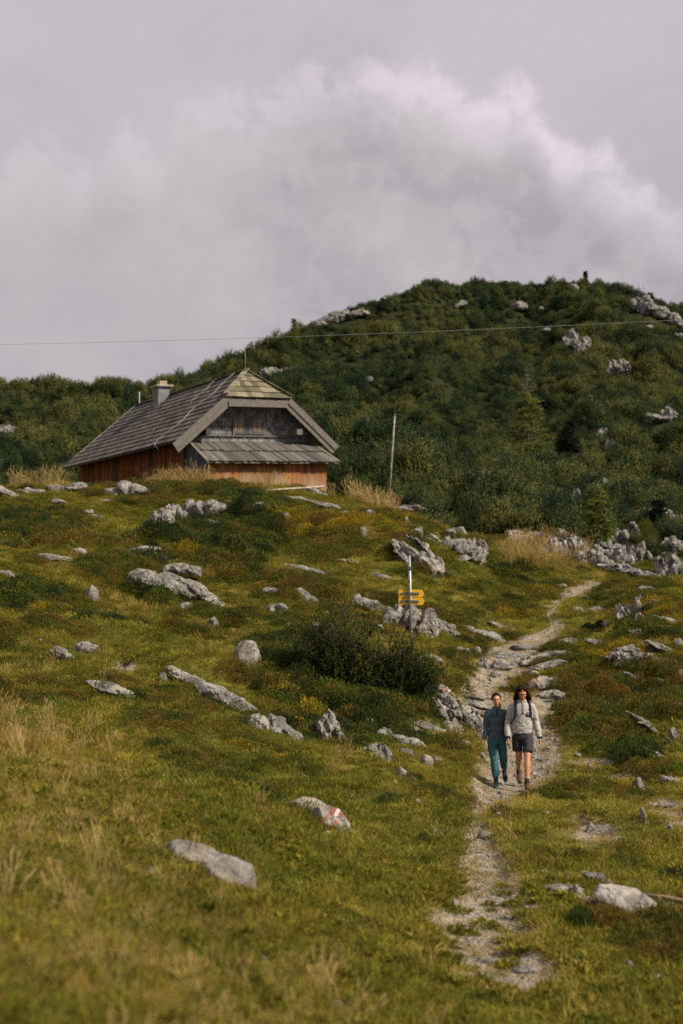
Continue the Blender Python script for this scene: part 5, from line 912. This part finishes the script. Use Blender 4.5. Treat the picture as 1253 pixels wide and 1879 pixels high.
x_, z_ = pw(751, 1043); MB().box(x_ - .045, x_ + .06, -.05, .045, z_ - .02, z_ + .045).build('clamp', M['metal_dark'], sg); MB().ball((topv.x, 0, topv.z + .005), (.038, .038, .018), 10, 6).build('cap', M['metal'], sg, True)
fb = hit(713, 921, 40); fp = thing('flagpole', fb, 'bare leaning wooden flagpole right of the hut', 'flagpole'); tp = unproj(724.5, 762, fb.y) - fb
MB().tube([(0, 0, -.2, .062), (tp.x * .5, tp.y * .5, tp.z * .5, .055), (tp.x, tp.y, tp.z, .045)], 10).build('pole', M['pole'], fp, True); MB().ball((tp.x, tp.y, tp.z + .02), (.085, .085, .05), 10, 6).build('cap', M['pole'], fp, True)
ca, cb = unproj(-700, 640, 50), unproj(2100, 533, 50); mb = MB(); pts = []
for k in range(41): f = k / 40; p = ca.lerp(cb, f); pts.append((p.x, p.y, p.z - .55 * 4 * f * (1 - f) * .9 + .0, .0065))
mb = MB(); mb.tube(pts, 5); tag(mb.build('overhead_cable', M['cable'], smooth=True), 'thin steel cable crossing the sky above the hut', 'cable')
def timber(u0, v0, u1, v1, rad, lab, name='timber'):
    a, b_ = hit(u0, v0), hit(u1, v1); a.z += rad; b_.z += rad * 1.2
    if abs(a.y - b_.y) > 4: b_ = unproj(u1, v1, a.y + .5)
    mb = MB(); d_ = b_ - a; mb.tube([(0, 0, 0, rad), (d_.x * .5, d_.y * .5, d_.z * .5 + .01, rad * 1.1), (d_.x, d_.y, d_.z, rad * .8)], 8); o = mb.build(name, M['log'], smooth=True, loc=a); tag(o, lab, 'timber', 'fallen timbers')
timber(455, 906, 590, 893, .045, 'long bleached pole lying in the grass before the lean-to'); timber(565, 902, 594, 892, .06, 'short bleached timber under the end of the long pole'); timber(590, 890, 622, 906, .05, 'bleached timber slanting down right of the lean-to'); M['log'] = plain('brown_timber', (.16, .115, .075), .9, var=.2, scale=5); timber(1163, 1646, 1300, 1668, .026, 'weathered timber lying in the turf at the lower right edge')
# ================================================================== HIKERS
def remesh(mb, vox, name, mat_, parent, wr=0.0, wsc=30, smooth_it=1, seed=0, loc=None):
    me = bpy.data.meshes.new('tmp'); me.from_pydata([tuple(v) for v in mb.V], [], mb.F); bm = bmesh.new(); bm.from_mesh(me); bmesh.ops.recalc_face_normals(bm, faces=bm.faces); bm.to_mesh(me); bm.free()
    o = bpy.data.objects.new('tmp', me); SC.collection.objects.link(o); md = o.modifiers.new('r', 'REMESH'); md.mode = 'VOXEL'; md.voxel_size = vox; md.use_smooth_shade = True
    if smooth_it: sm = o.modifiers.new('s', 'SMOOTH'); sm.iterations = smooth_it; sm.factor = .5
    dg = bpy.context.evaluated_depsgraph_get(); dg.update(); m2 = bpy.data.meshes.new_from_object(o.evaluated_get(dg)); bpy.data.objects.remove(o)
    n = len(m2.vertices); co = np.empty(n * 3, np.float32); m2.vertices.foreach_get('co', co); P = co.reshape(-1, 3)
    if wr:
        nm = np.empty(n * 3, np.float32); m2.vertices.foreach_get('normal', nm); Nn = nm.reshape(-1, 3); q = .6 * fbm(P[:, 0] * wsc * .9 + P[:, 2] * wsc * .5, P[:, 1] * wsc * .8, P[:, 2] * wsc * .7, 3, seed) - .8 * (np.abs(fbm(P[:, 0] * wsc * .6 - P[:, 2] * wsc * .45, P[:, 1] * wsc * .5, P[:, 2] * wsc * .5, 2, seed + 7)) < .07); P = P + Nn * (wr * q)[:, None]; m2.vertices.foreach_set('co', P.astype(np.float32).ravel()); m2.update()
    m2.polygons.foreach_set('use_smooth', np.ones(len(m2.polygons), bool)); m2.materials.clear(); return link(name, m2, mat_, parent, loc)
def skin_mat(name, col, red=(.3, .1, .07)):
    m, t = mat(name); p = t.n('ShaderNodeTexCoord').outputs['Object']; n = t.noise(p, 14, 4); out(t, t.n('ShaderNodeBsdfPrincipled', {'Base Color': t.mix(t.ss(n, .35, .7), col, red), 'Roughness': .5, 'Subsurface Weight': .08, 'Subsurface Scale': .01}).outputs[0]); return m
def fabric(name, a, b, sc=120, rough=.9):
    m, t = mat(name); p = t.n('ShaderNodeTexCoord').outputs['Object']; n = t.noise(p, sc, 3, .6); n2 = t.noise(t.vscale(p, (1, 1, 2)), 9, 4); col = t.mix(t.ss(n, .35, .65), a, b); out(t, princ(t, col, rough, t.m('ADD', t.m('MULTIPLY', n2, 2.0), n), .35, .012, .1)); return m
SKM, SKW = skin_mat('tanned_skin', (.46, .21, .11), (.50, .22, .11)), skin_mat('warm_skin', (.46, .23, .13), (.50, .24, .135))
HRM, HRW = plain('dark_brown_hair', (.020, .010, .006), .8, .08, var=.3, scale=60), plain('black_hair', (.006, .005, .005), .8, .08, var=.2, scale=60)
FLC, NVY, SHT = fabric('grey_fleece', (.30, .285, .26), (.42, .395, .36), 200), fabric('navy_fabric', (.010, .016, .035), (.018, .026, .05)), fabric('charcoal_cotton', (.030, .030, .033), (.05, .05, .054))
TEAL, TOP = fabric('teal_trousers', (.030, .100, .112), (.048, .135, .148), 80), fabric('blue_grey_knit', (.055, .078, .090), (.092, .122, .136), 150)
BTM, SOLE, SOCK, BTW, TURQ = fabric('brown_leather', (.055, .028, .02), (.09, .05, .035), 60, .6), plain('dark_rubber', (.02, .02, .022), .8), fabric('wool_sock', (.30, .25, .19), (.40, .34, .27)), fabric('dark_trail_shoe', (.012, .016, .02), (.03, .035, .04), 60, .7), plain('turquoise_rubber', (.02, .16, .15), .7)
LIP, EYE = plain('lips', (.22, .06, .05), .5), plain('eye_dark', (.015, .01, .008), .3)
def hand(mb, wrist, d, out_, fwd, L=.175, sgn=1):
    """palm + four fingers + thumb; d: arm direction, fwd: direction of the thumb side, out_: back of the hand"""
    d, fwd = Vector(d).normalized(), Vector(fwd); fwd = (fwd - d * fwd.dot(d)).normalized(); out_ = d.cross(fwd).normalized() * sgn; W = Vector(wrist)
    mb.tube([(*(W - d * .02), .023, .028), (*(W + d * .02), .018, .034), (*(W + d * .055), .016, .041), (*(W + d * .085), .014, .039), (*(W + d * .095), .010, .034)], 10, sx=tuple(out_))
    for k, (o_, ln) in enumerate(((.030, .068), (.010, .078), (-.010, .072), (-.029, .056))):
        p = W + d * .086 + fwd * o_; c1 = d * .92 - out_ * .38; c2 = d * .6 - out_ * .8; c3 = d * .15 - out_ * .98
        q1 = p + c1.normalized() * ln * .45; q2 = q1 + c2.normalized() * ln * .33; q3 = q2 + c3.normalized() * ln * .25; mb.tube([(*p, .0088), (*q1, .0084), (*q2, .0078), (*q3, .0062)], 7)
    p = W + d * .03 + fwd * .034; q1 = p + (d * .6 + fwd * .7).normalized() * .036; q2 = q1 + (d * .9 + fwd * .2 - out_ * .3).normalized() * .034; mb.tube([(*(p - fwd * .012), .012), (*q1, .0105), (*q2, .008)], 7)
def head(mb, c, pitch, yaw=0.0, k=1.0):
    rot = Euler((pitch, 0, yaw)).to_matrix(); c = Vector(c); T = lambda p: c + rot @ (Vector(p) * k)
    B = lambda p, r, seg=14, rg=10: mb.ball(T(p), tuple(q * k for q in r), seg, rg, rot)
    B((0, .012, .03), (.074, .094, .088)); B((0, -.022, -.035), (.060, .066, .074)); B((0, -.058, -.090), (.026, .022, .020)); B((0, -.072, .034), (.052, .020, .014)); B((.036, -.062, -.022), (.022, .020, .020)); B((-.036, -.062, -.022), (.022, .020, .020))
    mb.tube([(*T((0, -.084, .026)), .009 * k), (*T((0, -.098, -.005)), .011 * k), (*T((0, -.106, -.024)), .015 * k)], 8); B((0, -.086, -.052), (.022, .010, .010)); B((.075, .012, -.004), (.011, .018, .028)); B((-.075, .012, -.004), (.011, .018, .028)); return T, rot
def foot(name, m_, parent, ankle, toe, w=.045, hgt=.12, sole=SOLE, vox=.009):
    a, t = Vector(ankle), Vector(toe); d = (t - a); mb = MB(); heel = a + Vector((0, 0, 0)) - Vector((d.x, d.y, 0)).normalized() * .035
    low = Vector((0, 0, -1)); dn = d.normalized(); upv = (Vector((0, 0, 1)) - dn * dn.z).normalized(); b0 = a - upv * .0
    hl = a + (Vector((0, 0, -1)) * .07) + dn * -.03
    mb.tube([(*(a + Vector((0, 0, hgt * .55))), w * .95, w), (*(a + Vector((0, 0, .02))), w * .95, w * 1.05), (*(a + Vector((0, 0, -.05))), w * .9, w * .95)], 12)
    mb.tube([(*(hl), w * .75, w * .6), (*(a.lerp(t, .35) + Vector((0, 0, -.02))), w * .98, w * .72), (*(a.lerp(t, .75) + Vector((0, 0, -.008))), w * 1.05, w * .55), (*t, w * .8, w * .42)], 12)
    o = remesh(mb, vox, name, m_, parent); ms = MB(); ms.tube([(*(hl + Vector((0, 0, -.028)) - dn * .01), w * .85, .014), (*(a.lerp(t, .5) + Vector((0, 0, -.045))), w * 1.05, .014), (*(t + Vector((0, 0, -.014)) + dn * .012), w * .8, .014)], 12); remesh(ms, .009, 'sole', sole, o); return o
def person_base(u, v, Y, lx, ly):
    p = unproj(u, v, Y); x, y = p.x - lx, Y - ly; return Vector((x, y, float(zt(p.x, Y)) + .0))
# ---- man in the grey fleece
mo = person_base(967, 1441, 24.4, .03, -.34)
man = thing('person', mo, 'tall long-haired man in grey fleece and dark shorts looking down while walking', 'person')
HC, HP = (-.005, -.085, 1.625), R(30)
def man_arm(mb, s_, rs, off=0.0):
    P = [(s_ * .160, .01, 1.405), (s_ * .195, .015, 1.33), (s_ * .236, .04 if s_ < 0 else .0, 1.13), (s_ * .258, -.01 if s_ < 0 else -.06, .99), (s_ * .262 if s_ < 0 else .284, -.085 if s_ < 0 else -.10, .865)]
    mb.tube([(*p, r_) for p, r_ in zip(P, rs)], 14); return P
body = MB(); T, rot = head(body, HC, HP); body.tube([(0, .01, 1.38, .062), (0, -.02, 1.49, .054), (0, -.055, 1.56, .052)], 14)
body.tube([(0, .01, .86, .14, .10), (0, .01, .98, .15, .105), (0, .005, 1.15, .145, .10), (0, .005, 1.3, .165, .105), (0, .01, 1.40, .15, .09), (0, .01, 1.45, .07, .07)], 18, sx=(1, 0, 0))
for s_ in (-1, 1):
    P = man_arm(body, s_, (.055, .05, .040, .036, .026)); wv = Vector(P[4]); d_ = Vector((0.02 * -s_, -.12 if s_ < 0 else -.05, -1)); hand(body, wv, d_, None, (0, -1, 0), sgn=s_)
body.tube([(.085, .01, .95, .085), (.078, -.09, .76, .072), (.055, -.205, .575, .056), (.052, -.215, .53, .054), (.048, -.25, .40, .056), (.04, -.285, .24, .042), (.035, -.30, .12, .036), (.035, -.30, .06, .036)], 14)
body.tube([(-.085, .01, .95, .085), (-.075, .01, .75, .078), (-.062, .01, .56, .057), (-.058, .06, .50, .055), (-.045, .20, .41, .055), (-.028, .34, .31, .040), (-.02, .40, .265, .036), (-.02, .39, .2, .036)], 14)
body_o = remesh(body, .0055, 'body', SKM, man, smooth_it=2)
f_ = MB(); f_.tube([(0, .01, .915, .165, .12), (0, .01, .94, .186, .135), (0, .005, 1.02, .190, .140), (0, .0, 1.15, .178, .135), (0, .0, 1.28, .180, .13), (0, .005, 1.36, .178, .118), (0, .01, 1.425, .145, .10), (0, .008, 1.465, .095, .085), (0, -.005, 1.50, .078, .075)], 24, sx=(1, 0, 0))
for s_ in (-1, 1): P = man_arm(f_, s_, (.058, .064, .060, .060, .047)); f_.ball((s_ * .150, .008, 1.385), (.066, .07, .062))
fleece = remesh(f_, .010, 'fleece_pullover', FLC, man, .010, 11, 2, 4)
mb = MB(); mb.tube([(0, .01, .905, .172, .128), (0, .01, .925, .184, .134)], 24, sx=(1, 0, 0)); remesh(mb, .008, 'hem', NVY, fleece)
for s_ in (-1, 1):
    P = (s_ * .262 if s_ < 0 else .284, -.085 if s_ < 0 else -.10, .865); mb = MB(); mb.tube([(P[0], P[1] + .004, P[2] + .008, .050), (P[0], P[1] - .006, P[2] - .022, .042)], 14); remesh(mb, .007, 'cuff', NVY, fleece)
mb = MB(); mb.tube([(0, -.0, 1.47, .084, .080), (0, -.012, 1.515, .076, .076)], 20, sx=(1, 0, 0)); remesh(mb, .008, 'collar', FLC, fleece)
def on_front(x, z, y=-.3):   # depth of the fleece front at (x, z)
    tr = fleece.data; best = None; co = FCO; m = (np.abs(co[:, 0] - x) < .012) & (np.abs(co[:, 2] - z) < .012); return float(co[m][:, 1].min()) if m.any() else -.14
FCO = np.array([v.co[:] for v in fleece.data.vertices])
def patch(pts2, m_, name, parent, th=.006, n=5):
    """thin cloth patch laid on the front: corners (x,z) bl, br, tr, tl"""
    mb = MB(); V0, V1 = [], []
    for j in range(n + 1):
        for i in range(n + 1):
            a, b_ = i / n, j / n; p = Vector(pts2[0]) * (1 - a) * (1 - b_) + Vector(pts2[1]) * a * (1 - b_) + Vector(pts2[2]) * a * b_ + Vector(pts2[3]) * (1 - a) * b_; y_ = on_front(p.x, p.y); V0.append((p.x, y_ - th, p.y)); V1.append((p.x, y_ + .004, p.y))
    k = (n + 1) ** 2; q = [(j * (n + 1) + i, j * (n + 1) + i + 1, (j + 1) * (n + 1) + i + 1, (j + 1) * (n + 1) + i) for j in range(n) for i in range(n)]; fs = q + [tuple(k + a for a in reversed(f)) for f in q]
    rim_ = [i for i in range(n)] + [n + j * (n + 1) for j in range(n)] + [(n + 1) * n + n - i for i in range(n)] + [(n - j) * (n + 1) for j in range(n)]
    fs += [(rim_[i], rim_[(i + 1) % len(rim_)], k + rim_[(i + 1) % len(rim_)], k + rim_[i])[::-1] for i in range(len(rim_))]; mb.add(V0 + V1, fs); return mb.build(name, m_, parent, True)
patch([(-.018, 1.27), (.018, 1.27), (.018, 1.47), (-.018, 1.47)], fabric('placket_fleece', (.20, .195, .19), (.27, .26, .25)), 'placket', fleece)
for zz in (1.45, 1.41, 1.365, 1.325): mb = MB(); mb.ball((0, on_front(0, zz) - .008, zz), (.007, .004, .007), 8, 6); mb.build('snap', NVY, fleece, True)
patch([(.055, 1.235), (.125, 1.215), (.125, 1.245), (.045, 1.268)], NVY, 'pocket_flap', fleece, .010, 4); patch([(.065, 1.283), (.105, 1.277), (.105, 1.288), (.065, 1.294)], NVY, 'pocket_tab', fleece, .008, 3)
sh = MB(); sh.tube([(0, .01, .95, .150, .118), (0, .01, .90, .168, .128), (0, .005, .85, .172, .125), (0, 0, .80, .16, .11)], 20, sx=(1, 0, 0)); sh.tube([(.088, .0, .88, .095, .11), (.086, -.09, .76, .094, .118), (.072, -.155, .66, .090, .112), (.068, -.175, .615, .092, .110)], 16, sx=(1, 0, 0)); sh.tube([(-.088, .01, .88, .095, .11), (-.088, .02, .76, .092, .108), (-.084, .02, .66, .088, .104), (-.082, .02, .622, .088, .104)], 16, sx=(1, 0, 0))
remesh(sh, .010, 'shorts', SHT, man, .009, 14, 2, 8)
for a, b_ in (((.040, -.288, .22), (.036, -.298, .145)), ((-.027, .345, .315), (-.022, .385, .27))): mb = MB(); mb.tube([(*a, .046), (*b_, .043)], 14); remesh(mb, .008, 'sock', SOCK, man)
foot('boot', BTM, man, (.034, -.30, .115), (.028, -.475, .045), .048, .15); foot('boot', BTM, man, (-.02, .395, .215), (-.018, .27, .06), .046, .15)
hr = MB(); hb = lambda p, r_: hr.ball(T(p), r_, 14, 10, rot)
hb((0, .035, .045), (.088, .095, .088)); hb((.034, -.012, .092), (.042, .054, .034)); hb((-.034, -.012, .092), (.042, .054, .034))
for s_ in (-1, 1):
    hr.tube([(*T((s_ * .034, -.048, .098)), .020), (*T((s_ * .074, -.022, .060)), .022), (*(T((s_ * .092, .02, .0))), .028), (*(Vector((s_ * .122, -.045, 1.56))), .034), (*(Vector((s_ * .135, -.03, 1.51))), .030), (*(Vector((s_ * .145, -.045, 1.485))), .012)], 10)
    hr.tube([(*T((s_ * .06, .06, .03)), .04), (*Vector((s_ * .09, .01, 1.56)), .045), (*Vector((s_ * .10, .01, 1.50)), .032), (*Vector((s_ * .115, -.0, 1.48)), .012)], 10)
hr.tube([(*T((0, .10, .02)), .06), (0, .055, 1.56, .07), (0, .06, 1.50, .05)], 12)
remesh(hr, .007, 'hair', HRM, man, .010, 60, 1, 3)
def face_bits(T, rot, par, k=1.0):
    for s_ in (-1, 1): mb = MB(); mb.ball(T((s_ * .030, -.079, .008)), (.010 * k, .006 * k, .0042 * k), 8, 6, rot); mb.build('eye', EYE, par, True); mb = MB(); mb.ball(T((s_ * .031, -.089, .030)), (.016 * k, .005 * k, .0028 * k), 8, 6, rot); mb.build('eyebrow', EYE, par, True)
    mb = MB(); mb.ball(T((0, -.091, -.053)), (.021 * k, .009 * k, .0075 * k), 10, 6, rot); mb.build('lips', LIP, par, True)
face_bits(T, rot, man)
bp_o = thing('backpack', mo + Vector((0, .2, 1.1)), 'dark navy backpack worn by the man, only its straps in view', 'backpack'); off = Vector((0, -.2, -1.1))
mb = MB(lambda x, y, z: (x, y - .2, z - 1.1)); mb2 = MB()
bk = MB(lambda x, y, z: (x, y - .2, z - 1.1)); bk2 = MB(); bk2.tube([(0, .24, .98, .12, .07), (0, .255, 1.05, .145, .10), (0, .25, 1.25, .145, .10), (0, .23, 1.40, .12, .08), (0, .22, 1.45, .08, .05)], 18, sx=(1, 0, 0)); bk2.V = [(v[0], v[1] - .2, v[2] - 1.1) for v in bk2.V]; remesh(bk2, .012, 'pack', NVY, bp_o, .006, 20, 2)
for s_ in (-1, 1):
    pts = [(s_ * .10, .15, 1.40)] + [(s_ * .113, .06, 1.465), (s_ * .118, 0.0, 1.468)] + [(s_ * (.122 + .02 * (1.42 - z_) / .3), on_front(s_ * .125, z_) - .006, z_) for z_ in (1.42, 1.38, 1.33, 1.28, 1.23)] + [(s_ * .158, on_front(s_ * .150, 1.18) + .0, 1.18), (s_ * .195, -.04, 1.10), (s_ * .17, .12, 1.02)]
    mb = MB(); wd = [.024] * 7 + [.020, .010, .008, .008]; mb.tube([(p[0], p[1] - .2, p[2] - 1.1, w0, .009) for p, w0 in zip(pts, wd)], 10, sx=(1, 0, 0)); mb.build('shoulder_strap', NVY, bp_o, True)
# ---- woman in the blue-grey top
wo = person_base(911, 1433, 24.75, -.03, -.20)
wom = thing('person', wo, 'woman with tied black hair in blue-grey top and teal trousers walking beside the man', 'person')
HCw = (-.008, -.03, 1.492); body = MB(); T, rot = head(body, HCw, R(6), 0, .93); body.tube([(0, .01, 1.27, .052), (0, .0, 1.36, .046), (0, -.005, 1.43, .046)], 14)
body.tube([(0, .01, .76, .14, .10), (0, .01, .86, .145, .10), (0, 0, 1.0, .112, .082), (0, 0, 1.15, .13, .092), (0, .01, 1.27, .13, .082), (0, .01, 1.33, .06, .06)], 18, sx=(1, 0, 0))
WA = {-1: [(-.140, .01, 1.295), (-.170, .012, 1.22), (-.192, .02, 1.04), (-.203, -.015, .92), (-.205, -.045, .80)], 1: [(.140, .01, 1.295), (.166, .012, 1.22), (.180, .03, 1.04), (.186, -.01, .92), (.188, -.06, .80)]}
for s_ in (-1, 1):
    body.tube([(*p, r0) for p, r0 in zip(WA[s_], (.045, .042, .034, .030, .022))], 12); hand(body, WA[s_][4], (0, -.1, -1), None, (0, -1, 0), sgn=s_)
body.tube([(-.075, .01, .84, .08), (-.062, -.14, .49, .05), (-.038, -.17, .14, .035), (-.038, -.17, .08, .034)], 12); body.tube([(.075, .01, .84, .08), (.112, -.02, .47, .05), (.16, .30, .27, .035), (.165, .32, .2, .034)], 12)
remesh(body, .0055, 'body', SKW, wom, smooth_it=2)
f_ = MB(); f_.tube([(0, .01, .835, .152, .112), (0, .01, .88, .155, .112), (0, .0, .96, .142, .102), (0, -.0, 1.04, .132, .098), (0, -.008, 1.14, .145, .112), (0, -.004, 1.20, .148, .112), (0, .004, 1.27, .142, .092), (0, .008, 1.325, .098, .075), (0, .004, 1.365, .056, .056)], 22, sx=(1, 0, 0))
for s_ in (-1, 1): f_.tube([(*p, r0) for p, r0 in zip(WA[s_], (.058, .058, .047, .043, .032))], 14); f_.ball((s_ * .135, .01, 1.28), (.055, .058, .05))
top_o = remesh(f_, .009, 'knit_top', TOP, wom, .008, 16, 2, 12); FCO = np.array([v.co[:] for v in top_o.data.vertices])
mb = MB(); mb.tube([(0, .004, 1.355, .056, .057), (0, .0, 1.385, .052, .052)], 18, sx=(1, 0, 0)); remesh(mb, .007, 'collar', TOP, top_o)
fleece = top_o; sm_ = fabric('dark_seam', (.018, .036, .048), (.025, .048, .06)); patch([(-.012, 1.22), (.012, 1.22), (.012, 1.35), (-.012, 1.35)], sm_, 'placket', top_o, .004); patch([(-.115, 1.21), (-.015, 1.235), (-.015, 1.243), (-.115, 1.218)], sm_, 'seam', top_o, .003); patch([(.015, 1.235), (.115, 1.21), (.115, 1.218), (.015, 1.243)], sm_, 'seam', top_o, .003)
tr = MB(); tr.tube([(0, .01, .87, .142, .108), (0, .01, .82, .160, .118), (0, .005, .76, .165, .118), (0, 0, .72, .15, .10)], 20, sx=(1, 0, 0))
tr.tube([(-.082, 0, .80, .085, .10), (-.080, -.06, .65, .083, .092), (-.064, -.145, .49, .072, .080), (-.055, -.155, .38, .072, .078), (-.042, -.165, .24, .068, .072), (-.038, -.17, .185, .062, .066), (-.037, -.17, .155, .045, .048)], 16, sx=(1, 0, 0))
tr.tube([(.082, .01, .80, .085, .10), (.094, .0, .65, .083, .092), (.112, -.015, .48, .070, .078), (.128, .09, .41, .068, .074), (.148, .22, .34, .066, .070), (.158, .28, .305, .060, .062), (.162, .30, .285, .044, .046)], 16, sx=(1, 0, 0))
remesh(tr, .009, 'trousers', TEAL, wom, .014, 16, 2, 22)
foot('shoe', BTW, wom, (-.037, -.17, .105), (-.045, -.335, .042), .043, .10, TURQ); foot('shoe', BTW, wom, (.165, .315, .21), (.178, .20, .06), .042, .10, TURQ)
hr = MB(); hr.ball(T((0, .030, .045)), (.080, .090, .080), 14, 10, rot); hr.ball(T((0, -.004, .092)), (.056, .050, .028), 14, 10, rot)
for s_ in (-1, 1): hr.tube([(*T((s_ * .036, -.036, .100)), .014), (*T((s_ * .070, -.010, .060)), .016), (*T((s_ * .080, .03, .0)), .022)], 10)
hr.tube([(*T((.0, .11, .02)), .035), (.03, .12, 1.45, .035), (.065, .10, 1.38, .028), (.075, .085, 1.33, .014)], 10); remesh(hr, .007, 'hair', HRW, wom, .004, 60, 1, 5)
face_bits(T, rot, wom, .93)
